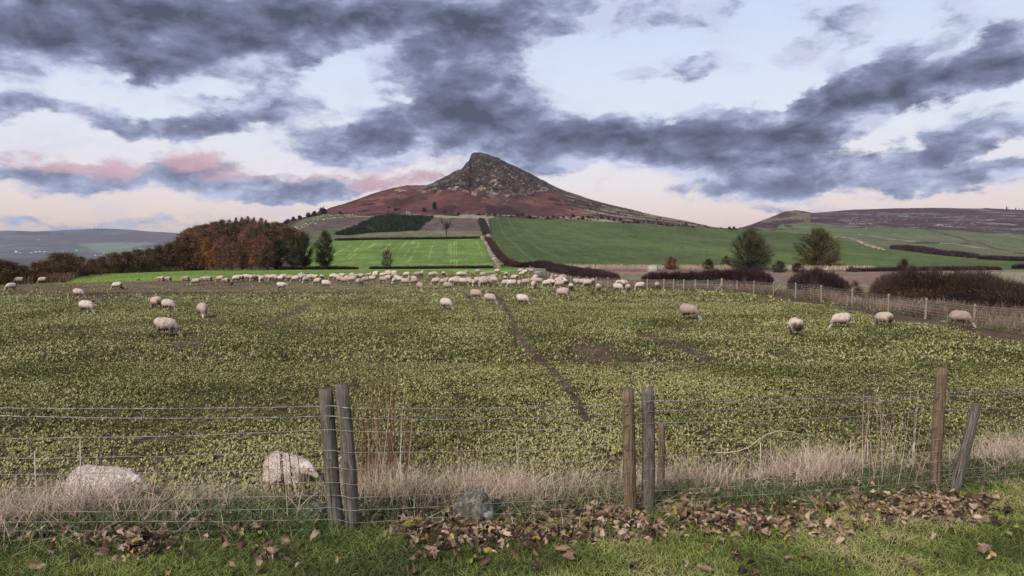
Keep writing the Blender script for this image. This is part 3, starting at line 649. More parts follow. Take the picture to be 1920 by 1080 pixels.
# rough dead vegetation along the right-hand fence
def along(pts, n, w, off=0.0):
    pts = np.array(pts, float); seg = np.hypot(*(pts[1:] - pts[:-1]).T); c = np.r_[0, np.cumsum(seg)]
    d = RNG.random(n) * c[-1]; i = np.clip(np.searchsorted(c, d) - 1, 0, len(seg) - 1); t = (d - c[i]) / seg[i]
    P = pts[i] * (1 - t)[:, None] + pts[i + 1] * t[:, None]; T = (pts[i + 1] - pts[i]) / seg[i][:, None]; N = np.stack([T[:, 1], -T[:, 0]], 1)
    o = off + w * RNG.random(n); return P + N * o[:, None]
def verge(n, pts, w, off, L0, L1, wd, up=2.5):
    p = along(pts, n, w, off); x, y = p[:, 0], p[:, 1]; D = rdir(n, up); D[:, 2] = np.abs(D[:, 2]); S = perp(D); L = L0 + (L1 - L0) * RNG.random(n)
    L *= .5 + fbm(x * .5, y * .5, 3, 103); k = .4 + y / 60
    return blade_data(np.stack([x, y, ground(x, y)], 1), D, S, L, wd * k, D * 0 + RNG.normal(size=(n, 3)) * .06, 1, .3, np.clip(.38 + .3 * RNG.normal(size=n) + (fbm(x * .3, y * .3, 3, 104) - .5), 0, 1))
m_verge = M_ramp('verge_grass', [(0, (.055, .038, .028)), (.3, (.13, .092, .068)), (.7, (.24, .175, .13)), (1, (.38, .29, .23))], .85)
NRF = RF[1:]
mk('verge_grass', [verge(30000, NRF[::1], -2.2, -.25, .15, .60, .018), verge(9000, [(20.6, 58), (21, 22)], -9, -2, .1, .35, .03), verge(9000, [(5.1, 81), (8.9, 71), (17.7, 62)], -8, -2, .1, .35, .03)], m_verge)
mk('verge_green_grass', [verge(7000, NRF, -1.2, .3, .05, .25, .03, 1.0)], m_tuft)
# pale grass line at the foot of the dark green field, and scrub edge left of the bright strip
def px_line(pts, n, L0, L1, wd, jy=0.0):
    q = np.array([tuple(W(*p)) for p in pts]); p = along(q[:, :2], n, jy); seg = q
    x, y = p[:, 0], p[:, 1]; z = np.interp(x, q[:, 0], q[:, 2]) if q[-1, 0] > q[0, 0] else np.interp(x, q[::-1, 0], q[::-1, 2])
    D = rdir(n, 2.0); D[:, 2] = np.abs(D[:, 2]); L = L0 + (L1 - L0) * RNG.random(n)
    return blade_data(np.stack([x, y, z], 1), D, perp(D), L, wd, D * 0, 1, .4)
mk('verge_grass', [px_line([(1040, 503.5), (1400, 505), (1640, 507)], 9000, .3, 1.1, .06, 2.0)], m_straw)
m_scrub = M_ramp('scrub', [(0, (.06, .035, .022)), (.5, (.13, .08, .055)), (1, (.23, .16, .11))], .9)
mk('scrub_edge', [px_line([(-200, 536), (60, 531), (113, 515), (200, 512), (335, 507)], 9000, .3, 1.0, .06, 3.0)], m_scrub)
# ---------- wooden posts ----------
def M_wood(name, c1, c2, c3, moss=(.07, .09, .04), mo=.4):
    t = NT(name); p = t.objc(); q = t.vmath('MULTIPLY', p, (1, 1, .07))
    g = t.noise(q, 70, 6, .6, .8); st = t.noise(p, 9, 5, .6)
    c = t.ramp(g, [(.32, c1), (.5, c2), (.68, c3)]); c = t.mix(t.mr(st, .56, .70), c, tuple(v * .45 for v in c2))
    c = t.mix(t.math('MULTIPLY', t.mr(t.noise(p, 14, 6, .65), .52, .64), mo), c, moss)
    cr = t.noise(t.vmath('MULTIPLY', p, (1, 1, .03)), 42, 3, .5); c = t.mix(t.mr(cr, .355, .33), c, (.02, .016, .013))
    return t.out(c, .9, bump=t.math('ADD', g, t.mr(cr, .33, .40)), bstr=.7, bdist=.006, spec=.15)
m_old = M_wood('weathered_wood', (.055, .050, .045), (.115, .104, .092), (.23, .21, .19), (.075, .085, .042), .6)
m_new = M_wood('brown_wood', (.075, .052, .034), (.15, .108, .072), (.25, .19, .135), (.08, .085, .04), .55)
m_far = M_wood('pale_wood', (.20, .165, .12), (.30, .255, .19), (.40, .35, .27), mo=.2)
t = NT('wire'); m_wire = t.out(t.ramp(t.noise(t.pos(), 12, 3), [(.35, (.17, .165, .16)), (.6, (.46, .45, .45))]), .45, spec=.5, metal=.55)
t = NT('old_wire'); m_wire2 = t.out(t.ramp(t.noise(t.pos(), 10, 3), [(.35, (.18, .16, .15)), (.6, (.42, .40, .40))]), .6, spec=.4, metal=.3)
def post_mesh(name, h, r, mat, seed, top='flat', taper=.94, square=False, chip=0.0):
    rr = random.Random(seed); n = 20 if not square else 16; lv = 14; V = []; Q = []; T = []
    ph = [rr.random() * 6.28 for _ in range(6)]
    for i in range(lv + 1):
        z = -.25 + (h + .25) * i / lv; k = 1 - (1 - taper) * max(z, 0) / h
        for j in range(n):
            a = 2 * math.pi * j / n; w = 1 + .035 * math.sin(3 * a + ph[0] + z * 1.5) + .03 * math.sin(5 * a + ph[1] - z * 2) + .02 * math.sin(9 * a + ph[2] + z * 4) + rr.uniform(-.012, .012)
            if square: w *= min(1 / max(abs(math.cos(a)), abs(math.sin(a))), 1.28) * .92
            x = r * k * w * math.cos(a); y = r * k * w * math.sin(a); zz = z
            if i == lv: zz += chip * math.sin(a + ph[3]) * .5 + rr.uniform(-1, 1) * .004 + (chip * .4 * rr.uniform(-1, 1)); x *= .93; y *= .93
            x += .012 * math.sin(z * 2.2 + ph[4]); y += .01 * math.sin(z * 1.7 + ph[5]); V.append((x, y, zz))
    for i in range(lv):
        for j in range(n):
            k = (j + 1) % n; Q.append((i * n + j, i * n + k, (i + 1) * n + k, (i + 1) * n + j))
    c = len(V); cz = sum(v[2] for v in V[-n:]) / n; V.append((V[-1][0] * 0, 0, cz - (.006 if chip == 0 else .01)))
    for j in range(n): T.append((c, lv * n + j, lv * n + (j + 1) % n))
    me = mesh_np(name, np.array(V), np.array(Q), np.array(T), mats=(mat,), smooth=True); return me
# near fence: post feet and tops from the picture, standing on the ground line of the fence
def feet(px, y): x = float(ray(px, 900)[0]) * y; return x
NF = thing('wire_fence', 'barbed wire and stock netting fence across the grass bank in front, on weathered wooden posts', 'fence', (0, fence_y(0), 0))
posts = [  # x, y, height, radius, lean x, lean y, material, square, chip, label
    (-1.475, 6.20, 1.19, .063, -.095, .02, m_old, False, .03, 'grey split post, left of the leaning left pair'),
    (-1.350, 6.18, 1.24, .060, -.070, .0, m_old, False, .0, 'darker taller post of the leaning left pair'),
    (1.115, 7.02, 1.22, .060, .0, .0, m_new, False, .0, 'round brown post with a clean pale top'),
    (1.320, 7.12, 1.20, .064, -.02, .02, m_old, False, .03, 'grey cracked square post beside the round brown one'),
    (4.60, 7.98, 1.32, .058, .03, .0, m_new, False, .0, 'tall brown post on the right'),
    (4.74, 7.86, .93, .052, .23, .05, m_old, False, .05, 'short grey post leaning over to the right')]
PO = []
for i, (x, y, h, r, lx, ly, m, sq, ch, lb) in enumerate(posts):
    z = float(ground(x, y)); o = obj('post', post_mesh('post', h, r, m, i + 3, square=sq, chip=ch), NF)
    o.location = (x, y - fence_y(0), z); o.rotation_euler = (-math.atan2(ly, h), math.atan2(lx, h), i * 1.3 if abs(lx) < .02 else 0)
    o['label'] = lb; PO.append((x, y, z, h, lx, ly))
def fz(x, h, sag=0):                                 # wire height above the fence ground line
    return float(gbase(x)) + h
# anchor stations along the fence (x, y)
ST = [(-7.6, 4.9), (-4.6, 5.55), (-1.49, 6.14), (-1.34, 6.10), (1.115, 6.96), (1.32, 7.06), (4.60, 7.92), (7.4, 8.75), (10.5, 9.6)]
def wire_path(h, dh, sag, n=14, jit=.004, seed=0):
    rr = random.Random(seed); pts = []
    for i in range(len(ST) - 1):
        (x0, y0), (x1, y1) = ST[i], ST[i + 1]; z0 = fz(x0, h + dh[i]); z1 = fz(x1, h + dh[i + 1]); L = math.hypot(x1 - x0, y1 - y0)
        m = n if L > 1 else 2
        for k in range(m):
            t = k / m; pts.append(Vector((x0 + (x1 - x0) * t, y0 + (y1 - y0) * t + rr.uniform(-jit, jit), z0 + (z1 - z0) * t - sag * 4 * t * (1 - t) * (L / 3) + rr.uniform(-jit, jit) * .6)))
    pts.append(Vector((*ST[-1], fz(ST[-1][0], h + dh[-1])))); return pts
Z9 = [0] * 9; off = Vector((0, fence_y(0), 0))
def loc_(pts): return [p - off for p in pts]
def barbed(h, dh, sag, seed):
    P = wire_path(h, dh, sag, 60, .002, seed); parts = []
    for ph in (0, math.pi):
        q = [p + Vector((0, math.cos(i * 1.9 + ph), math.sin(i * 1.9 + ph))) * .0028 for i, p in enumerate(P)]; parts.append(tube_data(loc_(q), .0019, 4, False))
    rr = random.Random(seed)
    d = 0
    for i in range(len(P) - 1):
        d += (P[i + 1] - P[i]).length
        if d > .12:
            d = 0; c = P[i] - off
            for k in range(2):
                v = Vector((rr.uniform(-.5, .5), rr.uniform(-1, 1), rr.uniform(-1, 1))).normalized() * .017
                parts.append(tube_data([c - v, c + v], .0014, 3, False))
            parts.append(tube_data([c - Vector((.008, 0, 0)), c + Vector((.008, 0, 0))], .0055, 5, True))
    V, Q, T = join_qt(parts); return mesh_np('barbed_wire', V, Q, T, mats=(m_wire,))
DH1 = [.03, .02, .01, .01, .03, .045, .0, .03, .05]
obj('barbed_wire', barbed(1.05, DH1, .02, 1), NF)
obj('barbed_wire', barbed(.975, [.10, .05, .0, .0, .015, .02, .04, .07, .08], .03, 2), NF)
NH = [.865, .69, .545, .42, .31, .20, .10, .01]
parts = [tube_data(loc_(wire_path(h, [.0, -.03 + .02 * k, 0, 0, .02, .02, .0, 0, 0], .03 - .01 * k / 3, 16, .007, 10 + k)), .0026 if k == 0 else .0020, 4, False) for k, h in enumerate(NH)]
rr = random.Random(4)
for i in range(len(ST) - 1):
    (x0, y0), (x1, y1) = ST[i], ST[i + 1]; L = math.hypot(x1 - x0, y1 - y0); n = int(L / .15)
    for k in range(1, n):
        t = k / n + rr.uniform(-.01, .01); x = x0 + (x1 - x0) * t; y = y0 + (y1 - y0) * t; sg = .03 * 4 * t * (1 - t) * L / 3
        parts.append(tube_data(loc_([Vector((x + rr.uniform(-.012, .012), y + rr.uniform(-.01, .01), fz(x, h) - sg * h)) for h in NH]), .0015, 3, False))
V, Q, T = join_qt(parts); obj('wire_netting', mesh_np('wire_netting', V, Q, T, mats=(m_wire2,)), NF)
# staples
for (x, y, z, h, lx, ly) in PO: pass
# ---------- right-hand field fence ----------
RFn = thing('wire_fence', 'long stock fence on pale posts along the right edge of the field, before the hedges', 'fence', (20.6, 36, 0))
fo = Vector((20.6, 36, 0))
fp = [(1826, 608.6, 570), (1735, 598.5, 557.6), (1665, 585.5, 551), (1598.5, 573, 542), (1539.5, 565.8, 534.6), (1491, 559, 530), (1450, 553, 528.6), (1413.5, 550, 526), (1382, 546.8, 526), (1354, 546.6, 522), (1327, 544.9, 524.5), (1304, 544.5, 525.5), (1282, 544.2, 526), (1263, 543.6, 526.4), (1245, 543, 526.8), (1213.5, 542.8, 525.6), (1190, 541.6, 526), (1165, 540.5, 525), (1140, 538.6, 523.5), (1118, 537.8, 522), (1100, 537, 521), (1085, 535.8, 519), (1070, 534.7, 518), (1058, 532, 515), (1047, 529.8, 513), (1037, 527, 511), (1028, 524, 509), (1020, 520.6, 507), (1012, 517.5, 505), (1005, 514.5, 503.5), (999, 511.5, 502), (993, 508.5, 500.5)]
pts = []
for k, (px, pb, pt) in enumerate(fp):
    y = float(flat_y(pb)); p = at(px, pb, y); p.z = float(ground(p.x, min(p.y, Y0)))
    h = (pb - pt) / F * y; h = min(max(h, .95), 1.35)
    pts.append((p, h))
ext = [Vector((21.15, 29.3, 0)), Vector((21.3, 25.5, 0)), Vector((21.5, 21.5, 0)), Vector((21.6, 17.5, 0))]
for e in ext: e.z = float(ground(e.x, e.y))
pts = [(e, 1.08) for e in ext[::-1]] + pts
pm = [post_mesh('field_post', 1.1, .052, m_far, 40 + k) for k in range(4)]
for k, (p, h) in enumerate(pts):
    o = obj('post', pm[k % 4], RFn); o.location = p - fo; o.scale = (1, 1, h / 1.1) if k != 13 else (1.9, 1.9, h / 1.1); o.rotation_euler = (rr.uniform(-.03, .03), rr.uniform(-.03, .03), rr.uniform(0, 6))
for (px, pb, px2, pt) in ((1340, 547, 1353, 534), (1451, 548, 1464, 533)):
    y = 62.4 if px < 1400 else 57; a = at(px, pb, y) - fo; b = at(px2, pt, y) - fo; V, Q, T = tube_data([a, b], .05, 6); obj('strut', mesh_np('strut', V, Q, T, mats=(m_far,)), RFn)
parts = []
for hh, r in ((1.0, .0045), (.9, .0045), (.78, .004), (.6, .004), (.45, .004), (.3, .004), (.15, .004)):
    parts.append(tube_data([p - fo + Vector((-.05, 0, hh * h / 1.1 + rr.uniform(-.01, .01))) for p, h in pts], [r * (1 + (p.y) / 50) for p, h in pts], 3, False))
for (p, h), (q, h2) in zip(pts, pts[1:]):
    n = int((q - p).length / .45)
    for k in range(n):
        c = p.lerp(q, k / n) - fo + Vector((-.05, 0, 0)); parts.append(tube_data([c, c + Vector((0, 0, .78))], .0022 * (1 + p.y / 50), 3, False))
V, Q, T = join_qt(parts); obj('wire_netting', mesh_np('field_netting', V, Q, T, mats=(m_wire2,)), RFn)
# ---------- stub, canes, tree guards behind the near fence ----------
def ground_pt(px, y): x = float(ray(px, 880)[0]) * y; return Vector((x, y, float(ground(x, y))))
t = NT('cane'); m_cane = t.out((.50, .46, .42), .8)
t = NT('guard_plastic'); m_guard = t.out(t.ramp(t.noise(t.objc(), 25, 4), [(.4, (.30, .26, .20)), (.65, (.50, .47, .42))]), .5)
canes = [(150, 8.9, 818, 890, 0, 'pale cane sticking up at the back of the left lying sheep', 1), (65, 8.6, 846, 890, 0, 'short pale cane near the left edge, left of the lying sheep', 1),
         (1290, 8.9, 828, 872, 0, 'thin brown cane in the dead grass right of the stub post', 0), (1353, 9.1, 832, 868, 0, 'brown cane at the end of the long bent bramble stem', 0), (1426, 9.2, 830, 872, 0, 'whitish cane between two thin brown ones', 1), (1445, 9.3, 824, 868, 0, 'tall thin cane just right of the whitish one', 0), (1514, 9.4, 826, 870, 0, 'thin dead cane left of the pale tree guards', 0),
         (1595, 9.4, 826, 880, 1, 'leftmost pale cane with a plastic tree guard', 1), (1627, 9.5, 824, 880, 1, 'cane with a short plastic guard, second from the left', 1), (1674, 9.5, 834, 882, 1, 'short cane with a torn plastic guard, third from the left', 1), (1708, 9.6, 830, 882, 1, 'leaning cane with a pale guard nearest the tall right post', 1), (972, 8.8, 815, 870, 0, 'brown stalk behind the netting right of the rock', 0)]
for px, y, pt, pb, gd, lb, w in canes:
    g = ground_pt(px, y); top = at(px + (6 if 'lean' in lb else 0), pt, y); V, Q, T = tube_data([(0, 0, -.05), top - g], [.007, .0055], 6)
    if gd:
        t_ = thing('tree_guard', lb, 'tree guard', g); obj('cane', mesh_np('cane', V, Q, T, mats=(m_cane,)), t_)
        zt = at(px, 862, y).z - g.z; n = 7; pp = [(.004 * math.sin(k), 0, -.02 + (zt + .02) * k / n) for k in range(n + 1)]
        V, Q, T = tube_data(pp, [.032 + .004 * math.sin(k * 1.7) for k in range(n + 1)], 10, False); obj('guard', mesh_np('guard', V, Q, T, mats=(m_guard,)), t_); t_['group'] = 'planted saplings in guards behind the near fence'
    else:
        o = obj('cane', mesh_np('cane', V, Q, T, mats=(m_cane if w else m_far,)), loc=g); tag(o, lb, 'cane', 'canes standing behind the near fence')
p = ground_pt(1238, 8.1); hgt = at(1240, 792, 8.1).z - p.z
o = obj('post_stub', post_mesh('post_stub', hgt, .040, m_new, 77), loc=p); tag(o, 'thin flat topped brown stake half hidden behind the grey square post', 'stake')
# ---------- rocks ----------
t = NT('lichen_rock'); p_ = t.objc(); n1_ = t.noise(p_, 9, 8, .65); n2_ = t.noise(p_, 22, 6, .7)
c = t.ramp(n1_, [(.35, (.055, .055, .052)), (.55, (.10, .095, .085)), (.7, (.18, .17, .15))]); c = t.mix(t.math('MULTIPLY', t.mr(n2_, .48, .62), .8), c, (.27, .29, .22)); c = t.mix(t.mr(t.noise(p_, 5, 2), .60, .66), c, (.52, .53, .52))
m_rock = t.out(c, .95, bump=n2_, bstr=.8, bdist=.02, spec=.1)
def rock_mesh(sx, sy, sz, seed, k=.35):
    bm = bmesh.new(); bmesh.ops.create_icosphere(bm, subdivisions=5, radius=1)
    co = np.array([v.co[:] for v in bm.verts]); r = 1 + k * (fbm(co[:, 0] * 1.3 + 5, co[:, 1] * 1.3 + co[:, 2] * 1.7 + 5, 4, seed) - .5) * 2
    r += .05 * (fbm(co[:, 0] * 5 + 5, co[:, 1] * 5 + co[:, 2] * 4, 3, seed + 1) - .5)
    for v, rv in zip(bm.verts, r):
        c = v.co * rv; c.z = max(c.z, -.35); v.co = (c.x * sx, c.y * sy, c.z * sz)
    me = bpy.data.meshes.new('rock'); bm.to_mesh(me); bm.free(); me.materials.append(m_rock); me.polygons.foreach_set('use_smooth', [True] * len(me.polygons)); return me
g = ground_pt(890, 6.66); o = obj('rock', rock_mesh(.20, .16, .25, 3, .22), loc=(g.x, 6.66, g.z + .05)); tag(o, 'grey lichen covered boulder in the grass at the foot of the near fence', 'rock')
g = ground_pt(586, 6.55); o = obj('rock', rock_mesh(.10, .09, .13, 9), loc=(g.x, 6.55, g.z - .0)); tag(o, 'small mottled stone just left of the leaning pair of posts', 'rock')
g = ground_pt(1588, 6.9); 
# ---------- fallen leaves ----------
t = NT('fallen_leaf'); f = t.math('FRACT', t.math('ADD', t.attr('rnd'), t.math('MULTIPLY', t.orand(), 7.13)))
c = t.ramp(f, [(0, (.030, .022, .017)), (.22, (.085, .052, .038)), (.45, (.185, .122, .080)), (.72, (.31, .222, .155)), (.94, (.48, .37, .28)), (.975, (.40, .28, .05)), (1, (.20, .22, .05))])
c = t.mix(t.math('MULTIPLY', t.mr(t.noise(t.objc(), 30, 4), .5, .7), .5), c, (.06, .04, .03)); m_leaf = t.out(c, .75, bump=t.noise(t.objc(), 60, 4), bstr=.4, bdist=.003, spec=.2)
def leaf_shape(seed, s=1.0):
    rr = random.Random(seed); out = [(0, -.40), (.14, -.26), (.36, -.32), (.36, -.10), (.50, .06), (.34, .16), (.28, .38), (.12, .34), (0, .52), (-.13, .33), (-.30, .34), (-.33, .14), (-.48, .08), (-.36, -.12), (-.34, -.34), (-.14, -.25)]; out = [(a * rr.uniform(.7, 1.2), b * rr.uniform(.75, 1.15)) for a, b in out]; q = rr.uniform(.55, 1); out = [(a * q, b) for a, b in out]
    c1, c2, tw = rr.uniform(1.5, 6), rr.uniform(-3.2, 3.2), rr.uniform(-3, 3); V = []
    def lift(x, y): return .35 * (c1 * x * x + c2 * y * y * .8 + tw * x * y) + .05 * math.sin(9 * x + 5 * y + seed)
    for k, (x, y) in enumerate([(0, 0)] + [(x * .5, y * .5) for x, y in out] + out):
        x *= 1 + rr.uniform(-.1, .1); y *= 1 + rr.uniform(-.1, .1); V.append((x * s * (1 - .25 * abs(c1) * abs(x)), y * s, lift(x, y) * s))
    n = len(out); T = []; Q = []
    for k in range(n):
        j = (k + 1) % n; T.append((0, 1 + k, 1 + j)); Q.append((1 + k, 1 + n + k, 1 + n + j, 1 + j))
    return np.array(V), np.array(Q), np.array(T)
LS = [leaf_shape(k) for k in range(9)]
LM = [mesh_np('fallen_leaf', V, Q, T, mats=(m_leaf,), attrs={'rnd': np.zeros(len(V))}, smooth=True) for V, Q, T in LS]
PILES = [(770, 985, 40, 25, 3), (850, 1000, 70, 28, 6), (950, 985, 80, 35, 8), (1050, 990, 60, 28, 5), (900, 960, 60, 14, 2), (1180, 975, 50, 18, 3), (1210, 1000, 40, 15, 1), (1310, 955, 50, 30, 5), (1380, 975, 60, 25, 5), (1460, 975, 60, 25, 3), (1300, 925, 40, 20, 2), (1640, 950, 40, 20, 2), (1720, 945, 60, 25, 6), (1790, 950, 60, 22, 7), (1580, 930, 60, 20, 1), (190, 960, 40, 20, 1), (270, 1015, 50, 25, 3), (200, 1000, 60, 20, 1.5), (230, 1035, 40, 12, .5), (130, 985, 60, 25, 1), (500, 1040, 40, 20, .8), (340, 950, 40, 20, .6), (590, 950, 30, 20, .6), (1090, 1000, 120, 15, 1.2), (1560, 990, 40, 15, 1), (320, 935, 60, 12, .4), (60, 985, 60, 28, 1.6), (430, 985, 80, 25, 1.2), (690, 960, 60, 20, 1), (1090, 965, 60, 14, 1.2), (1500, 945, 80, 18, 1.5)]
tot = sum(p[4] for p in PILES)
def leaf_spots(n):
    r = []
    for cx, cy, sx, sy, w in PILES:
        for _ in range(max(1, int(n * w / tot))):
            px = cx + rr.gauss(0, .7) * sx; py = cy + rr.gauss(0, .6) * sy; r.append((px, py))
    return r
def leaf_place(px, py):
    y = 6.5
    for _ in range(12):
        x = float(ray(px, py)[0]) * y; y2 = (float(ground(x, y)) + .03 - CZ) / float(ray(px, py)[1]); y = .5 * y + .5 * y2
    return x, y
Vs, Qs, Ts, As = [], [], [], []; o_ = 0
for px, py in leaf_spots(2700):
    x, y = leaf_place(px, py); s = .05 + .085 * rr.random()
    V, Q, T = LS[rr.randrange(9)]; R = np.array(Euler((rr.gauss(0, .75), rr.gauss(0, .75), rr.random() * 6.28)).to_matrix())
    Vs.append(V * s @ R.T + np.array([x, y, float(ground(x, y)) + rr.uniform(.01, .06)])); Qs.append(Q + o_); Ts.append(T + o_); As += [rr.random() ** 1.1] * len(V); o_ += len(V)
me = mesh_np('leaf_litter', np.concatenate(Vs), np.concatenate(Qs), np.concatenate(Ts), mats=(m_leaf,), attrs={'rnd': As}, smooth=True); tag(obj('leaf_litter', me), kind='stuff')
big = leaf_spots(200) + [(rr.uniform(0, 1920), rr.uniform(1000, 1075) if rr.random() < .6 else rr.uniform(930, 1000)) for _ in range(90)] + [(1850, 1040), (1510, 1046), (505, 1045), (300, 1000), (280, 1020), (255, 1025)]
for k, (px, py) in enumerate(big[:298]):
    x, y = leaf_place(px, py); o = obj('fallen_leaf', LM[k % 9], loc=(x, y, float(ground(x, y)) + rr.uniform(.02, .07))); s = rr.uniform(.085, .145); o.scale = (s, s, s); o.rotation_euler = (rr.gauss(0, .45), rr.gauss(0, .45), rr.random() * 6.28)
    tag(o, 'curled brown fallen leaf lying on the grass along the foot of the near fence', 'leaf', 'fallen leaves on the grass bank')
# ---------- trees ----------
def bark(name, a, b):
    t = NT(name); n = t.noise(t.vmath('MULTIPLY', t.objc(), (1, 1, .3)), 6, 5, .6); return t.out(t.ramp(n, [(.35, a), (.65, b)]), .95, bump=n, bstr=.6, bdist=.05)
m_bark = bark('bark_dark', (.035, .030, .024), (.085, .072, .058)); m_bark2 = bark('bark_pale', (.10, .075, .058), (.20, .16, .13))
K = {'olive': M_ramp('leaf_olive', [(0, (.020, .021, .011)), (.4, (.055, .055, .024)), (.8, (.11, .105, .042)), (1, (.16, .14, .07))], .85),
     'brown': M_ramp('leaf_brown', [(0, (.032, .021, .012)), (.4, (.082, .050, .025)), (.8, (.16, .095, .042)), (1, (.25, .155, .070))], .85, randobj=.12),
     'larch': M_ramp('leaf_larch', [(0, (.10, .045, .018)), (.4, (.23, .105, .035)), (.8, (.36, .18, .055)), (1, (.46, .27, .08))], .85),
     'rust': M_ramp('leaf_rust', [(0, (.07, .032, .022)), (.4, (.17, .078, .050)), (.8, (.27, .135, .085)), (1, (.33, .19, .12))], .85),
     'twig': M_ramp('twig_grey', [(0, (.028, .028, .016)), (.5, (.088, .088, .046)), (1, (.18, .175, .09))], .9),
     'yolive': M_ramp('leaf_yellow_olive', [(0, (.028, .028, .012)), (.45, (.080, .078, .030)), (.85, (.165, .145, .048)), (1, (.27, .21, .065))], .85),
     'hedge': M_ramp('hedge_twigs', [(0, (.013, .009, .011)), (.4, (.036, .021, .027)), (.8, (.078, .046, .054)), (1, (.17, .105, .09))], .9),
     'hedgeg': M_ramp('hedge_mixed', [(0, (.014, .011, .009)), (.4, (.042, .026, .024)), (.8, (.085, .060, .044)), (1, (.20, .13, .09))], .9),
     'bush': M_ramp('bush_dark', [(0, (.014, .017, .011)), (.5, (.040, .042, .024)), (1, (.085, .078, .045))], .9),
     'conifer': M_ramp('conifer', [(0, (.010, .016, .010)), (.5, (.022, .034, .018)), (1, (.045, .06, .03))], .9)}
def tree_mesh(H, R, prof, ncl, twigs, leaves, mat, seed, trunk_r=.03, base=.18, barkm=None, lsize=.12, csz=.18, up=.5, twl=.12, tww=.006, droop=0.0, stems=1, tint=None):
    r = np.random.default_rng(seed); tp = []; segs = []
    tops = []
    for s in range(stems):
        a = 6.28 * s / stems; sp = (0 if stems == 1 else .22 * R)
        wob = r.normal(size=(7, 2)) * .018 * H
        pts = [Vector((sp * math.cos(a) * (k / 6) * 1.6 + wob[k][0] * (k > 0), sp * math.sin(a) * (k / 6) * 1.6 + wob[k][1] * (k > 0), H * .93 * k / 6 - (.3 if k == 0 else 0))) for k in range(7)]
        tp.append(tube_data(pts, [trunk_r * H * (1 - .93 * (k / 6) ** .8) * (1.35 if k == 0 else 1) / math.sqrt(stems) for k in range(7)], 7)); tops.append(pts)
    C = []
    for k in range(ncl):
        h = base + (1 - base) * (k + r.random()) / ncl; a = r.random() * 6.283; rad = np.interp(h, *zip(*prof)) * R * 1.12 * (.80 + .40 * float(vn(2 * math.cos(a) + 7, 2 * math.sin(a) + 7 + h * 3, seed)))
        q = rad * (r.random() ** .45) * (1 - csz * .5); c = Vector((q * math.cos(a), q * math.sin(a), h * H * (1 - csz * .25)))
        C.append(c); st = tops[r.integers(stems)]; zh = max(.08, h - (.12 + .28 * q / max(R, .01)) * (1 - droop)) * H * .93; ti = zh / (H * .93) * 6; i0 = min(int(ti), 5); b0 = st[i0].lerp(st[i0 + 1], ti - i0)
        mid = b0.lerp(c, .5) + Vector((0, 0, (-.05 + .12 * r.random()) * H * .4)); mid += Vector(r.normal(size=3)) * .02 * H
        rr_ = trunk_r * H * (.34 + .26 * (1 - h)); tp.append(tube_data([b0, b0.lerp(mid, .55), mid, mid.lerp(c, .5), c], [rr_, rr_ * .8, rr_ * .6, rr_ * .42, rr_ * .2], 4, False)); segs.append((mid, c, b0))
    V, Q, T = join_qt(tp); tr = mesh_np('trunk', V, Q, T, mats=(barkm or m_bark,), smooth=True)
    C = np.array([tuple(c) for c in C]); M = np.array([tuple(s[0]) for s in segs]); parts = []
    cr = np.clip(.48 + .30 * r.normal(size=ncl), .03, .97)
    n = ncl * twigs
    if twigs:
        ci = np.repeat(np.arange(ncl), twigs); t = r.random(n) ** .6; P = M[ci] * (1 - t)[:, None] + C[ci] * t[:, None]; P = P + r.normal(size=(n, 3)) * csz * R * .22 * t[:, None]
        outw = P - np.array([0, 0, H * .45]); outw /= np.linalg.norm(outw, axis=1)[:, None] + 1e-6
        D = outw * 1.0 + r.normal(size=(n, 3)) * .6 + np.array([0, 0, up]); D /= np.linalg.norm(D, axis=1)[:, None]
        parts.append(blade_data(P, D, perp(D, r), twl * H * (.5 + r.random(n)), tww * H * (.5 + r.random(n)), D * 0 + np.array([0, 0, .02 * H]) - np.array([0, 0, droop * .1 * H]), 2, .25, np.clip(cr[ci] * .8 + .15 * r.normal(size=n), 0, 1)))
    n = ncl * leaves
    if leaves:
        ci = np.repeat(np.arange(ncl), leaves); t = np.clip(1 - np.abs(r.normal(size=n)) * .35, .1, 1.1); P = M[ci] * (1 - t)[:, None] + C[ci] * t[:, None]
        e = r.normal(size=(n, 3)) * np.array([1, 1, .75]) * csz * R * .42; P = P + e
        P[:, 2] -= droop * np.hypot(P[:, 0], P[:, 1]) * .12
        keep = P[:, 2] > base * H * .6; P = P[keep]; ci = ci[keep]; n = len(P)
        D = rdir(n, .1, r); parts.append(leaf_data(P, D, perp(D, r), lsize * (.6 + .8 * r.random(n)), lsize * .65, np.clip(cr[ci] + .18 * r.normal(size=n), 0, 1)))
    V, Q, A, Hh = cat_data(parts)
    return tr, mesh_np('crown', V, Q, mats=(K[mat] if isinstance(mat, str) else mat,), attrs={'rnd': A, 'hgt': Hh})
P_ROUND = [(0, .25), (.2, .75), (.4, 1), (.62, .98), (.8, .75), (.93, .42), (1, .12)]
P_TALL = [(0, .3), (.15, .75), (.4, .95), (.65, 1), (.85, .75), (1, .2)]
P_CONE = [(0, .9), (.15, 1), (.4, .8), (.7, .5), (1, .06)]
P_DOME = [(0, .85), (.25, 1), (.5, .97), (.75, .75), (.92, .42), (1, .15)]
def plant_tree(name, label, cat, group, meshes, loc, s=1.0, rz=0.0, sz=None):
    t_ = thing(name, label, cat, loc, rz, group); t_.scale = (s, s, s if sz is None else sz)
    obj('trunk', meshes[0], t_); obj('crown', meshes[1], t_); return t_
def foot(px, py): return W(px, py)
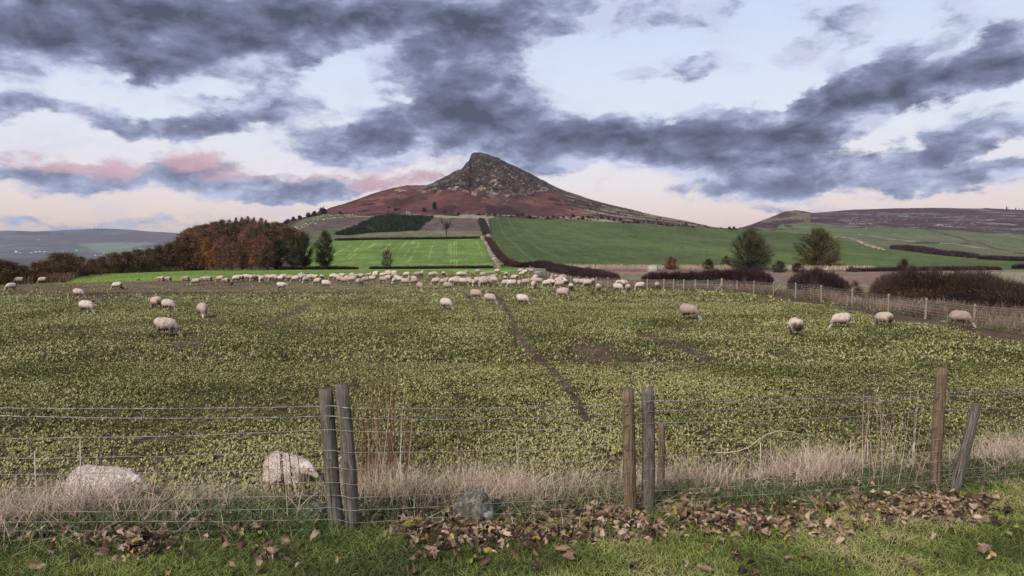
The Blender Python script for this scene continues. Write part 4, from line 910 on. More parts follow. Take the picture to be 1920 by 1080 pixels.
# individual field trees: (px, row of the foot, row of the top, half width px)
def by_px(px, pb, pt, hw, maker, name, label, cat, group=None, y=None):
    p = foot(px, pb) if y is None else at(px, pb, y); H = (pb - pt) / F * p.y; R = hw / F * p.y
    p.z -= .15; return plant_tree(name, label, cat, group, maker(H + .15, R), p)
by_px(1405, 506, 432, 41, lambda H, R: tree_mesh(H, R, P_DOME, 190, 60, 12, 'twig', 1, .036, .06, lsize=.17, csz=.20, up=.45, twl=.10, tww=.0048, stems=3), 'ash_tree', 'wide grey tree with a bare domed crown, left of the two big trees', 'tree')
by_px(1533, 503, 427, 45, lambda H, R: tree_mesh(H, R, P_DOME, 180, 26, 52, 'yolive', 2, .036, .06, lsize=.19, csz=.20, up=.5, twl=.085, tww=.0045, stems=2), 'ash_tree', 'big round tree with yellowish olive leaves, right one of the two big trees', 'tree')
by_px(610, 503, 430, 21, lambda H, R: tree_mesh(H, R, P_TALL, 85, 14, 48, 'olive', 3, .026, .12, lsize=.24, csz=.30, up=.6, twl=.10, tww=.006), 'field_tree', 'tall dark olive tree standing alone at the left edge of the striped field', 'tree')
by_px(571, 504, 434, 21, lambda H, R: tree_mesh(H, R, P_TALL, 85, 26, 24, 'olive', 4, .028, .12, lsize=.22, csz=.30, up=.7, twl=.10, tww=.006), 'field_tree', 'pale twiggy tall tree, second from the left edge of the striped field', 'tree')
by_px(549, 505, 435, 20, lambda H, R: tree_mesh(H, R, P_TALL, 85, 22, 36, 'olive', 5, .028, .12, lsize=.22, csz=.30, up=.7, twl=.10, tww=.006), 'field_tree', 'tall olive tree touching the twiggy one on its left', 'tree')
by_px(519, 505, 446, 21, lambda H, R: tree_mesh(H, R, P_TALL, 85, 16, 60, 'bush', 6, .028, .12, lsize=.24, csz=.32, up=.5, twl=.10, tww=.006), 'field_tree', 'dark green rounded tree at the right end of the orange larches', 'tree')
by_px(726, 501, 471, 14, lambda H, R: tree_mesh(H, R, P_TALL, 50, 22, 2, 'twig', 7, .012, .05, lsize=.1, csz=.3, up=2.2, twl=.22, tww=.008, stems=4), 'sapling', 'small fan shaped leafless bush at the foot of the striped bright field', 'bush')
def gnarled(H, R):
    r = random.Random(5); parts = []
    def br(p, d, L, rad, k):
        q = p + d * L * .5 + Vector((r.gauss(0, .1), r.gauss(0, .1), 0)) * L; e = q + (d + Vector((r.gauss(0, .25), r.gauss(0, .25), r.gauss(0, .1)))).normalized() * L * .5
        parts.append(tube_data([p, q, e], [rad, rad * .8, rad * .6], 4, False))
        if k > 0:
            for _ in range(3 if k > 2 else 2): br(e if r.random() < .6 else q, (d + Vector((r.gauss(0, .62), r.gauss(0, .62), r.gauss(.1, .35)))).normalized(), L * r.uniform(.6, .85), rad * .6, k - 1)
    br(Vector((0, 0, -.2)), Vector((0, 0, 1)), H * .34, H * .035, 5); V, Q, T = join_qt(parts)
    V[:, 2] *= H / V[:, 2].max(); k = R / max(np.percentile(np.abs(V[:, 0]), 97), .1); V[:, :2] *= k
    big = V
    nt = 900; idx = RNG.integers(len(V) // 2, len(V), nt); D = rdir(nt, .4); b = blade_data(V[idx], D, perp(D), .07 * H, .012 * H, D * 0, 1)
    return mesh_np('trunk', V, Q, T, mats=(m_bark,)), mesh_np('crown', b[0], b[1], mats=(K['twig'],), attrs={'rnd': b[2], 'hgt': b[3]})
by_px(838, 444, 404, 11, gnarled, 'bare_tree', 'gnarled leafless tree on the rough pasture above the striped field', 'tree')
by_px(1258, 505, 481, 13.5, lambda H, R: tree_mesh(H, R, P_ROUND, 70, 60, 26, 'rust', 8, .03, .12, lsize=.14, csz=.34, up=.5, twl=.10, tww=.008), 'round_bush', 'small round reddish brown bush on a short stem below the dark green field', 'bush')
by_px(1327, 505, 485, 13, lambda H, R: tree_mesh(H, R, P_DOME, 60, 40, 44, 'bush', 9, .03, .08, lsize=.14, csz=.36, twl=.1, tww=.008), 'hawthorn_bush', 'dark hawthorn bush halfway between the round reddish bush and the left big tree', 'bush')
by_px(1363, 504, 480, 13, lambda H, R: tree_mesh(H, R, P_DOME, 60, 50, 30, 'bush', 10, .03, .08, lsize=.14, csz=.36, twl=.1, tww=.008), 'hawthorn_bush', 'dark bush touching the left side of the bare big tree', 'bush')
by_px(1462, 511, 490, 17, lambda H, R: tree_mesh(H, R, P_DOME, 60, 50, 30, 'bush', 11, .03, .05, lsize=.14, csz=.36, twl=.1, tww=.008), 'hawthorn_bush', 'spreading dark bush between the two big trees', 'bush')
by_px(1495, 511, 492, 14, lambda H, R: tree_mesh(H, R, P_DOME, 60, 50, 20, 'hedgeg', 12, .03, .05, lsize=.14, csz=.36, twl=.1, tww=.008), 'hawthorn_bush', 'brown bush under the left edge of the yellowish olive tree', 'bush')
by_px(815, 392, 379.5, 3.6, lambda H, R: tree_mesh(H, R, P_CONE, 50, 6, 70, 'conifer', 13, .03, .05, lsize=.9, csz=.5, twl=.08, tww=.01), 'conifer_tree', 'single small dark conifer on the red bracken slope', 'tree')
# woodland, left: four kinds of meshes, each tree its own thing
def kind_meshes(fn, n, s0): return [fn(s0 + k) for k in range(n)]
oak = kind_meshes(lambda s: tree_mesh(8, 4.3, P_DOME, 90, 10, 62, 'brown', s, .03, .08, lsize=.28, csz=.27, up=.4, twl=.08, tww=.004), 4, 100)
larch = kind_meshes(lambda s: tree_mesh(12, 3.3, P_CONE, 110, 14, 46, 'larch', s, .020, .24, barkm=m_bark2, lsize=.26, csz=.34, up=-.1, twl=.09, tww=.004, droop=.9), 2, 120)
rustt = kind_meshes(lambda s: tree_mesh(12, 4.2, P_ROUND, 100, 22, 34, 'rust', s, .020, .22, barkm=m_bark2, lsize=.26, csz=.30, up=.2, twl=.09, tww=.004, droop=.4), 3, 130)
olivet = kind_meshes(lambda s: tree_mesh(12, 3.6, P_TALL, 90, 22, 36, 'olive', s, .024, .15, lsize=.26, csz=.30, up=.2, twl=.09, tww=.004), 1, 140)
def T_top(px): return pl(px, [(-120, 486), (0, 483), (20, 484), (38, 495), (62, 488), (85, 484), (100, 474), (120, 469), (142, 470), (160, 482), (180, 479), (205, 474), (232, 466), (262, 464), (285, 452), (310, 443), (335, 440), (360, 424), (400, 412), (440, 405), (467, 403), (493, 405), (520, 416), (545, 424)])
rw = random.Random(21)
def wood_tree(px, pb, pt, ms, Hm, name, label, group, y=None, wk=1.0):
    p = at(px, pb, y) if y else foot(px, pb); p.z -= .3; H = (pb - pt) / F * p.y + .3; s = H / Hm
    plant_tree(name, label, 'tree', group, ms[rw.randrange(len(ms))], p, s * wk, rw.uniform(0, 6.28), s)
GW = 'trees of the autumn wood on the left'
# front row along the bright strip, foot rows follow the strip edge
fx_ = [(-95, 534), (-62, 533), (-30, 533), (2, 533), (22, 532), (45, 531), (66, 529), (86, 524), (108, 522), (128, 519), (150, 517), (172, 515), (194, 513), (215, 512), (238, 511), (258, 510), (280, 509), (300, 508), (320, 507.5), (338, 507), (352, 507)]
ordw = ['first', 'second', 'third', 'fourth', 'fifth', 'sixth', 'seventh', 'eighth', 'ninth', 'tenth', 'eleventh', 'twelfth', 'thirteenth', 'fourteenth', 'fifteenth', 'sixteenth', 'seventeenth', 'eighteenth', 'nineteenth', 'twentieth'] + ['%dth' % k for k in range(21, 200)]
for k in (21, 31, 41, 51, 61): ordw[k - 1] = '%dst' % k; ordw[k] = '%dnd' % (k + 1); ordw[k + 1] = '%drd' % (k + 2)
kk = 0
for px, pb in fx_:
    if px > -20: kk += 1
    wood_tree(px, pb, T_top(px) + rw.uniform(0, 5) + (7 if px > 270 else 0), oak, 8, 'oak_tree', f'brown leaved tree on the left field edge, {ordw[max(kk,1)-1]} from the left' if px > -20 else 'low brown leaved tree just beyond the left end of the field edge row', GW, wk=1.15 if px < 270 else .95)
# larches and rust trees at the front of the wood
for k, (px, pb, pt, ms, nm, lb) in enumerate([(372, 507, 470, rustt, 'larch_tree', 'rust brown tree at the left foot of the orange larches'), (389, 507, 442, larch, 'larch_tree', 'bright orange larch nearest the left side of the wood front'), (404, 507, 456, larch, 'larch_tree', 'golden larch with low spreading orange branches'), (420, 507, 440, rustt, 'larch_tree', 'tall rust coloured tree right of the golden larch'), (437, 507, 452, rustt, 'larch_tree', 'rust tree with a pale trunk at the middle of the wood front'), (455, 506.5, 436, rustt, 'larch_tree', 'tallest rust brown tree of the wood front'), (471, 506.5, 446, larch, 'larch_tree', 'orange brown larch left of the darker trees'), (488, 506.5, 438, rustt, 'larch_tree', 'rust tree second from the dark green tree'), (503, 506, 448, rustt, 'larch_tree', 'rust tree next to the dark green rounded tree')]):
    wood_tree(px, pb, pt, ms, 12, nm, lb, GW)
# the wood climbing the slope behind
sl = []
for row, lab in ((.30, 'lower'), (.52, 'middle'), (.74, 'upper'), (.97, 'top')):
    x = 352 + rw.uniform(0, 6); k = 0
    while x < 556:
        S = float(pl(x, SKY)); Tt = float(T_top(x)); pb = 500 + (S - 500) * row; p = foot(x, pb); hp = min(9.0 / p.y * F, 60)
        if row > .9: pt = max(Tt + rw.uniform(-1, 4), pb - hp * 1.2)
        else: pt = pb - hp * rw.uniform(.85, 1.15)
        k += 1; ms = oak if rw.random() < (.65 if row > .6 else .45) else (rustt if rw.random() < .7 else olivet)
        if x > 420 and row > .9: ms = larch if rw.random() < .55 else rustt
        pt = max(pt, Tt + rw.uniform(0, 3))
        if pt < pb - 4: wood_tree(x, pb, pt, ms, 8 if ms is oak else 12, 'wood_tree', f'{ordw[k-1]} tree from the left in the {lab} rank of the autumn wooded slope', GW, wk=1.2)
        x += 12 + rw.uniform(0, 5) if row < .9 else 9 + rw.uniform(0, 4)
# ---------- hedges ----------
def hedge(name, label, pts, mat, dens, tw=.35, lw=.028, leaves=0, ls=.10, top=.25, group=None, sprig=0):
    """pts: (x, y, height, halfwidth)"""
    pts = np.array(pts, float); seg = np.hypot(*(pts[1:, :2] - pts[:-1, :2]).T); c = np.r_[0, np.cumsum(seg)]; n = int(c[-1] * dens)
    d = RNG.random(n) * c[-1]; v = np.stack([np.interp(d, c, pts[:, k]) for k in range(4)], 1)
    T = np.stack([np.gradient(np.interp(d[np.argsort(d)], c, pts[:, 0])), np.gradient(np.interp(d[np.argsort(d)], c, pts[:, 1]))], 1); 
    i = np.clip(np.searchsorted(c, d) - 1, 0, len(seg) - 1); Td = (pts[i + 1, :2] - pts[i, :2]) / seg[i][:, None]; N = np.stack([-Td[:, 1], Td[:, 0]], 1)
    a = RNG.random(n) * math.pi; rr_ = RNG.random(n) ** .35; endk = np.clip(np.minimum(d, c[-1] - d) / (v[:, 3] * 1.2), .0, 1) ** .5
    lump = .55 + .55 * fbm(d * .4, a * .8, 3, 201) + .35 * fbm(d * 1.9, a, 2, 207); hh = v[:, 2] * 1.14 * lump * (.45 + .55 * endk)
    off = np.cos(a) * rr_ * v[:, 3] * (.6 + .4 * endk); z = np.abs(np.sin(a)) ** .6 * rr_ * hh
    x = v[:, 0] + N[:, 0] * off; y = v[:, 1] + N[:, 1] * off
    if len(pts[0]) > 4: gz = np.interp(d, c, pts[:, 4])
    else: gz = ground(x, np.minimum(y, Y0))
    outd = np.stack([N[:, 0] * np.cos(a), N[:, 1] * np.cos(a), np.sin(a) + .35], 1) + RNG.normal(size=(n, 3)) * .45; outd /= np.linalg.norm(outd, axis=1)[:, None]
    P = np.stack([x, y, gz + z * .86], 1); rn = np.clip(.15 + .62 * (z / (hh + .01)) * rr_ + .16 * RNG.normal(size=n) + .5 * (fbm(d * .6, a, 3, 203) - .5), 0, 1) * 0 + np.clip(.45 + .22 * RNG.normal(size=n) + .7 * (fbm(d * .8, a * 1.2, 3, 203) - .5), 0, 1)
    parts = [blade_data(P - outd * tw * .4, outd, perp(outd), tw * (.5 + RNG.random(n)), lw * (.6 + .8 * RNG.random(n)), outd * 0, 1, .3, rn)]
    if leaves:
        k = RNG.integers(0, n, leaves); D = rdir(leaves); parts.append(leaf_data(P[k] + outd[k] * tw * .3, D, perp(D), ls, ls * .7, np.clip(.6 + .3 * RNG.normal(size=leaves), 0, 1)))
    if sprig:
        k = np.where((z > hh * .6))[0]; k = k[RNG.integers(0, len(k), sprig)]; D = rdir(sprig, 3.0); parts.append(blade_data(P[k], D, perp(D), tw * (1.2 + 2 * RNG.random(sprig)), lw * .8, D * 0, 1, .3))
    V, Q, A, H = cat_data(parts); o0 = np.array([pts[0, 0], pts[0, 1], float(V[:, 2].min())])
    o = obj(name, mesh_np(name, V - o0, Q, mats=(mat,), attrs={'rnd': A, 'hgt': H}), loc=o0); tag(o, label, 'hedge', group); return o
def hp(px, pb, pt, hw): y = float(flat_y(pb)); x = float(ray(px, pb)[0]) * y; return (x, y, (pb - pt) / F * y, hw)
hedge('hedge', 'largest dark wild hedge on the right, behind the posts of the field fence', [hp(1640, 562, 506, 1.6), hp(1690, 562, 499, 1.9), hp(1760, 563, 499, 2.0), hp(1820, 566, 505, 2.0), hp(1870, 571, 519, 1.8), hp(1912, 578, 545, 1.3)], K['hedgeg'], 2300, .36, .020, 3500, .075, sprig=220)
hedge('hedge', 'short dark purple hedge block in front of the big yellowish olive tree', [hp(1480, 548, 505, 1.3), hp(1530, 548, 500, 1.4), hp(1588, 550, 508, 1.2)], K['hedge'], 2200, .34, .020, 700, .07, sprig=60)
hedge('hedge', 'long clipped purple hedge from the field fence corner to the bare big tree', [hp(1203, 531, 512, 1.0), hp(1260, 531, 508.5, 1.1), hp(1330, 532, 506, 1.2), hp(1390, 533, 503.5, 1.3), hp(1444, 535, 503, 1.3)], K['hedge'], 1900, .30, .024, sprig=40)
hedge('hedge', 'rounded dark purple hedge running down to the bend of the field fence', [hp(1037, 508, 494.5, 1.4), hp(1060, 515, 499.5, 1.3), hp(1095, 521, 505, 1.2), hp(1130, 526, 510, 1.2), hp(1149, 529, 514, 1.1)], K['hedge'], 1700, .34, .03)
hedge('hedge', 'far dark purple hedge where the lane hedge meets the fields', [hp(972, 501, 494.5, 1.4), hp(1000, 501.5, 490, 1.5), hp(1034, 503.5, 490.5, 1.5)], K['hedge'], 1200, .45, .04)
def hw_(px, pb, hpx, hw): p = foot(px, pb); return (p.x, p.y, hpx / F * p.y, hw, p.z)
hedge('hedge', 'low dark hedge line along the foot of the striped field, right part', [hw_(692, 504.5, 3.6, .8), hw_(800, 504, 3.6, .8), hw_(924, 503, 3.8, .8)], K['hedge'], 420, .4, .06)
hedge('hedge', 'low dark hedge line under the tall trees, left of the gap', [hw_(520, 506, 5, .8), hw_(600, 505.5, 6, .9), hw_(672, 505, 3.6, .8)], K['hedge'], 420, .4, .06)
hedge('hedge', 'thin brown hedge between the striped field and the rough pasture', [hw_(628, 451, 3, 1), hw_(700, 449.5, 3, 1), hw_(800, 448, 3, 1), hw_(900, 447, 3, 1)], K['hedgeg'], 160, .8, .13)
hedge('hedge', 'brown hedge beside the stone wall, left of the dark green field', [hw_(914, 452, 8, 1.6), hw_(922, 462, 8, 1.6), hw_(929, 474, 8, 1.4), hw_(938, 486, 9, 1.2), hw_(950, 497, 8, 1.1), hw_(972, 501, 7, 1)], K['hedgeg'], 380, .7, .08)
hedge('hedge', 'dark bushy patch at the top of the stone wall', [hw_(902, 417, 9, 2), hw_(909, 430, 8, 2), hw_(912, 440, 7, 1.6)], K['bush'], 240, 1.2, .18)
hedge('hedge', 'far brown hedge on the right, between the two big pastures', [hw_(1675, 466, 6, 2.5), hw_(1705, 470, 9, 3), hw_(1730, 473, 9, 3), hw_(1760, 477, 7, 2.5), hw_(1830, 484, 7, 2.5)], K['hedge'], 130, 1.1, .18)
hedge('hedge', 'far dark hedge beside the right edge of the frame', [hw_(1838, 486, 6, 2), hw_(1880, 488, 6, 2), hw_(1925, 490, 6, 2)], K['hedge'], 120, 1.1, .18)
hedge('hedge', 'low dark hedge above the stubble field on the right', [hw_(1590, 509.5, 4, 1.0), hw_(1640, 509, 5, 1.0), hw_(1760, 507.5, 6, 1.1), hw_(1872, 506.5, 5, 1.0)], K['hedge'], 320, .5, .07)
hedge('hedge', 'dark bush clump at the right edge of the frame above the stubble', [hw_(1897, 504, 9, 1.6), hw_(1945, 504.5, 10, 1.6)], K['hedge'], 420, .6, .07)
# bare shrubs among the hedges
for px, pb, pt, hw, lb in ((1600, 563, 528, 28, 'open leafless thorn bush between the two dark hedges on the right'), (1694, 545, 487, 20, 'twiggy shrub rising above the largest dark hedge')):
    p = at(px, pb, float(flat_y(pb))); H = (pb - pt) / F * p.y; p.z = float(ground(p.x, p.y)); plant_tree('thorn_bush', lb, 'bush', None, tree_mesh(H, hw / F * p.y, P_DOME, 50, 40, 5, 'hedgeg', int(px), .012, .1, lsize=.08, csz=.4, up=.8, twl=.16, tww=.006, stems=3), p)
# ---------- shrubs on the hill ----------
shm = [tree_mesh(4, 2.6, P_DOME, 26, 10, 60, m, 300 + k, .03, .05, lsize=.7, csz=.5, twl=.1, tww=.012)[1] for k, m in enumerate(('hedge', 'bush', 'hedgeg', 'bush'))]
def shrub(px, pb, hpx, lb, k=None, gp='dark shrubs dotted over the hill', w=1.0):
    p = foot(px, pb); s = hpx / F * p.y / 4; o = obj('shrub', shm[rw.randrange(4) if k is None else k], loc=p - Vector((0, 0, .5))); o.scale = (s * w, s * w, s); o.rotation_euler.z = rw.random() * 6; tag(o, lb, 'shrub', gp)
for px, pb, h, lb in [(605, 402, 13, 'large dark shrub on the left shoulder of the hill, against the sky'), (590, 404, 9, 'shrub just left of the large dark one on the skyline'), (579, 407, 9, 'small skyline shrub third from the large dark one'), (562, 411, 8, 'thin brown skyline shrub above the sheep slope'), (550, 414, 8, 'round brown skyline shrub at the top of the autumn wood'), (540, 417, 7, 'lowest brown skyline shrub beside the larch tops'), (536, 420, 7, 'brown shrub just under the lowest skyline shrub'),
    (638, 401, 6, 'dark shrub at the bracken edge above the sheep slope'), (729, 389, 3.5, 'small dark shrub high in the bracken, up and left of the stone hut'), (728, 398, 3, 'small shrub in the bracken straight left of the stone hut'), (742, 397, 6, 'brown shrub left of the stone hut'), (749, 395, 4, 'small shrub touching the brown one left of the stone hut'), (795, 398, 8, 'wide brown shrub right of the stone hut'), (834, 397, 5, 'dark shrub right of the conifer'), (860, 401, 6, 'dark round shrub above the gnarled bare tree'), (898, 403, 6, 'dark shrub at the bracken edge left of the wall top'), (907, 403, 4, 'small shrub at the very top of the stone wall')]:
    shrub(px, pb, h, lb)
k = 0; x = 918
while x < 1330:
    k += 1; S = float(pl(x, SKY)); l2 = float(pl(x, L2)); pb = l2 - rw.uniform(0, min(5, max(.4, l2 - S - 2)))
    shrub(x, pb, min(rw.uniform(2.5, 7.5), 9 - (x - 918) / 80), 'dark shrub in the broken line between the dark green field and the bracken', gp='shrubs along the top edge of the dark green field'); x += rw.uniform(5, 13)
for k in range(26):
    x = rw.uniform(1060, 1290); S = float(pl(x, SKY)); l2 = float(pl(x, L2)); shrub(x, S + (l2 - S) * rw.uniform(.15, .8), rw.uniform(1.5, 3.5), 'small dark gorse bush on the long right shoulder of the hill', 1, 'gorse bushes on the right shoulder', 1.5)
for px in (1352, 1368, 1376, 1388): shrub(px, float(pl(px, SKY)) + 1.2, 5 if px in (1368, 1376) else 3, 'low shrub on the skyline where the two hills meet', gp='skyline shrubs between the hills')
shrub(1596, 507, 12, 'dark bush at the left end of the low hedge above the stubble', 1); shrub(1603, 510, 9, 'second dark bush at the left end of the low hedge above the stubble', 1)
for k, (px, hh) in enumerate(((1887.5, 5.5), (1904.5, 4.5), (1911, 3.5), (1917, 3.5))):
    p = foot(px, float(pl(px, SKY)) + .4); s = hh / F * p.y / 9
    plant_tree('conifer_tree', f'tiny lone conifer on the right moor skyline, {ordw[k]} of four from the left', 'tree', None, tree_mesh(9, 1.9, P_CONE, 30, 4, 50, 'conifer', 400 + k, .03, .12, lsize=.9, csz=.5, twl=.08, tww=.012), p, s)
# gorse: a patch read as one mass
gp = [(628, 441), (666, 425), (707, 407), (728, 404.5), (812, 405), (782, 432), (691, 435), (660, 440)]; ps = []
while len(ps) < 5200:
    a, b = RNG.uniform(628, 812, 4000), RNG.uniform(404, 441, 4000); ok = inpoly(a, b, gp) & ~inpoly(a, b, [(686, 426), (702, 424), (704, 431), (687, 432)]) & (fbm(a * .12, b * .3, 3, 211) > .36); ps += list(zip(a[ok], b[ok]))
P = np.array([tuple(W(a, b)) for a, b in ps[:5200]]); P = np.repeat(P, 7, 0); n = len(P); P = P + np.abs(RNG.normal(size=(n, 3))) * np.array([.9, 1.2, .35]) * np.sign(RNG.normal(size=(n, 3)) * np.array([1, 1, 0]) + np.array([0, 0, 1])); D = rdir(n, .5)
mk('gorse', [leaf_data(P, D, perp(D), 1.0, .7, np.clip(.35 + .2 * RNG.normal(size=n), 0, .8))], K['conifer'])
# tall dead weeds by the posts
m_weed = M_ramp('weed_stem', [(0, (.085, .035, .024)), (.5, (.19, .085, .050)), (1, (.32, .19, .11))], .8)
def weeds(name, label, px0, px1, y0, y1, n, h0, h1, mat, w=.006, lean=.06, seeds=0):
    x0 = float(ray((px0 + px1) / 2, 850)[0]) * (y0 + y1) / 2; px = RNG.uniform(px0, px1, n); y = RNG.uniform(y0, y1, n); x = ray(px, 850)[0] * y
    P = np.stack([x, y, ground(x, y)], 1); D = np.array([0, 0, 1.0]) + RNG.normal(size=(n, 3)) * lean; D /= np.linalg.norm(D, axis=1)[:, None]; L = h0 + (h1 - h0) * RNG.random(n); b = RNG.normal(size=(n, 3)) * .05 * L[:, None]
    parts = [blade_data(P, D, np.tile([1., 0, 0], (n, 1)), L, w, b, 3, .3), blade_data(P, D, np.tile([0, 1., 0], (n, 1)), L, w, b, 3, .3)]
    if seeds:
        i = RNG.integers(0, n, seeds); t_ = .35 + .65 * RNG.random(seeds); q = P[i] + D[i] * (L[i] * t_)[:, None] + b[i] * (t_ ** 2)[:, None]; e = rdir(seeds, 1.0); parts.append(blade_data(q, e, perp(e), .035 + .05 * RNG.random(seeds), .007, e * 0, 1, .3))
    o = mk(name, parts, mat, None, None, label, 'weeds', loc=(x0, (y0 + y1) / 2, float(ground(x0, (y0 + y1) / 2)))); return o
weeds('dead_weeds', 'clump of tall reddish brown dead stems right behind the leaning left pair of posts', 655, 765, 7.5, 8.7, 64, .6, 2.0, m_weed, .0065, .05, 900)
weeds('dead_weeds', 'sparse dark dead stems in front of the right lying sheep', 480, 590, 7.5, 8.5, 9, .6, 1.15, m_weed, .006, .04, 90)
weeds('dead_weeds', 'two dark crooked stems crossing the right lying sheep', 520, 552, 7.4, 7.7, 3, .55, .7, K['hedge'], .014, .05, 60)
weeds('dead_weeds', 'thin dark dead stems between the rock and the left pair of posts', 760, 900, 7.8, 9.2, 16, .7, 1.5, m_weed, .004, .04, 110)
weeds('tall_grass', 'tall pale grass stalks left of the tall right post', 1615, 1725, 7.9, 8.9, 26, .7, 1.15, m_straw, .005, .14, 90)
weeds('tall_grass', 'long pale stalks leaning at the far left of the fence', 80, 250, 7.2, 8.2, 14, .6, 1.0, m_straw, .005, .2, 30)
weeds('tall_grass', 'tall pale stalks mixed with the reddish stems behind the left posts', 620, 760, 7.3, 8.6, 60, .5, 1.3, m_straw, .006, .09, 60)
weeds('tall_grass', 'loose pale stalks in front of the fence gap right of the rock', 820, 1150, 7.8, 8.8, 20, .5, .95, m_straw, .0045, .15, 30)
ps_ = [at(a, b, 8.6) for a, b in ((1340, 848), (1362, 849), (1385, 846), (1405, 838), (1425, 822), (1440, 813), (1460, 808), (1485, 810), (1510, 818))]; o0 = ps_[0].copy(); V, Q, T = tube_data([p - o0 for p in ps_], [.006, .006, .006, .0055, .005, .005, .004, .004, .003], 5)
tag(obj('bramble_stem', mesh_np('bramble_stem', V, Q, T, mats=(m_cane,)), loc=o0), 'long pale bramble stem arching through the netting right of the middle posts', 'stem')
# ---------- dry stone walls ----------
t = NT('field_stone'); c = t.ramp(t.math('FRACT', t.math('ADD', t.attr('rnd'), 0.0)), [(0, (.10, .080, .068)), (.5, (.23, .185, .155)), (1, (.40, .34, .29))]); m_stone = t.out(c, .95)
def stone_wall(label, pts, hpx, thick, n, name='stone_wall', mat=None):
    q = np.array([tuple(W(*p)) for p in pts]); seg = np.linalg.norm(q[1:] - q[:-1], axis=1); c = np.r_[0, np.cumsum(seg)]; Vs, Qs, As = [], [], []; o_ = 0; Z0 = Vector(q[0])
    for k in range(n):
        d = rw.random() * c[-1]; p = np.array([np.interp(d, c, q[:, j]) for j in range(3)]) - np.array(Z0); H = hpx / F * np.interp(d, c, q[:, 1]); s = thick * rw.uniform(.35, .8)
        a = rw.random() * 3; ca, sa = math.cos(a), math.sin(a); R = np.array([[ca, -sa, 0], [sa, ca, 0], [0, 0, 1]]); V, Q, _ = box_data(-s, -s * .7, -s * .45, s, s * .7, s * .45); V = V @ R.T * (1 + .15 * RNG.normal(size=V.shape)) + p + np.array([rw.uniform(-.5, .5) * thick, rw.uniform(-.5, .5) * thick, rw.random() * H])
        Vs.append(V); Qs.append(Q + o_); As += [rw.random()] * 8; o_ += 8
    tag(obj(name, mesh_np(name, np.concatenate(Vs), np.concatenate(Qs), mats=(mat or m_stone,), attrs={'rnd': As}), loc=Z0), label, 'wall')
stone_wall('pale dry stone wall running down between the striped field and the dark green field', [(903, 447), (909, 455), (916, 467), (921, 478), (929, 489), (937, 501)], 4.5, .8, 1500)
stone_wall('upper straight stretch of stone wall left of the dark green field', [(914, 411), (915, 425), (916, 440), (917, 448)], 3, 1.1, 420)
stone_wall('pale curving stone wall across the pastures on the far right', [(1560, 446), (1580, 446.5), (1594, 448), (1608, 453), (1622, 460), (1640, 465), (1654, 468.5)], 1.6, 1.5, 420)
# ---------- stone hut ----------
hp_ = foot(765, 405.5); hs = hp_.y / F                # metres per photo pixel there
hut = thing('stone_hut', 'small stone shooting hut with a pyramid roof at the top of the gorse patch', 'hut', hp_, .15)
def quick(name, data, mat, parent, a=.6): V, Q, T = data; return obj(name, mesh_np(name, V, Q, T, mats=(mat,), attrs={'rnd': np.full(len(V), a)}), parent)
w_ = 3.6 * hs; h_ = 7.5 * hs; tk = .8 * hs
quick('wall', join_qt([box_data(-w_, -w_, -1, -w_ * .35, -w_ + tk, h_), box_data(w_ * .35, -w_, -1, w_, -w_ + tk, h_), box_data(-w_ * .35, -w_, h_ * .68, w_ * .35, -w_ + tk, h_), box_data(-w_, -w_ + tk, -1, -w_ + tk, w_, h_), box_data(w_ - tk, -w_ + tk, -1, w_, w_, h_), box_data(-w_ + tk, w_ - tk, -1, w_ - tk, w_, h_)]), m_stone, hut, .75)
V = np.array([(-w_ * 1.12, -w_ * 1.12, h_ + .02), (w_ * 1.12, -w_ * 1.12, h_ + .02), (w_ * 1.12, w_ * 1.12, h_ + .02), (-w_ * 1.12, w_ * 1.12, h_ + .02), (0, 0, h_ + 3.2 * hs)]); quick('roof', (V, np.array([(0, 3, 2, 1)]), np.array([(0, 1, 4), (1, 2, 4), (2, 3, 4), (3, 0, 4)])), m_stone, hut, .45)
# ---------- round bale ----------
p = at(1224, 512.5, float(flat_y(512.5))); p.z = 0; V, Q, T = tube_data([(-.75, 0, .62), (-.7, 0, .62), (.7, 0, .62), (.75, 0, .62)], [.55, .64, .64, .55], 20); t = NT('bale'); m_bale = t.out(t.ramp(t.noise(t.objc(), 6, 4), [(.4, (.26, .23, .22)), (.6, (.42, .39, .37))]), .7)
tag(obj('round_bale', mesh_np('round_bale', V, Q, T, mats=(m_bale,)), loc=p), 'round grey wrapped bale lying on the hay ground behind the purple hedges', 'bale'); bpy.data.objects['round_bale'].rotation_euler.z = -.35
# ---------- masts and farm buildings across the valley ----------
def Wf(px, py):
    i = int(np.clip((px - pf[0]) / 2.2, 0, len(pf) - 1)); y = float(np.interp(py, Rf[i][::-1], Df[i][::-1])); z = float(np.interp(py, Rf[i][::-1], FZ[i][::-1])); return Vector((float(ray(px, py)[0]) * y, y, z))
t = NT('mast_steel'); m_mast = t.out((.10, .10, .115), .6)
for k, (px, pt) in enumerate(((177, 422.5), (184, 424), (189.5, 422))):
    p = Wf(px, 431.5); H = (431 - pt) / F * p.y; parts = [tube_data([(0, 0, -6), (0, 0, H)], [2.6, 1.1], 4)] + [tube_data([(-3, 0, H * f), (3, 0, H * f)], 1.1, 4) for f in (.55, .75, .93)]; V, Q, T = join_qt(parts)
    tag(obj('radio_mast', mesh_np('radio_mast', V, Q, T, mats=(m_mast,)), loc=p), ['left radio mast on the far blue hill', 'middle and shortest radio mast on the far blue hill', 'right radio mast on the far blue hill'][k], 'mast', 'radio masts on the far hill')
t = NT('white_render'); m_whw = t.out((.78, .77, .76), .7); t = NT('grey_roof'); m_rf = t.out((.22, .20, .20), .8)
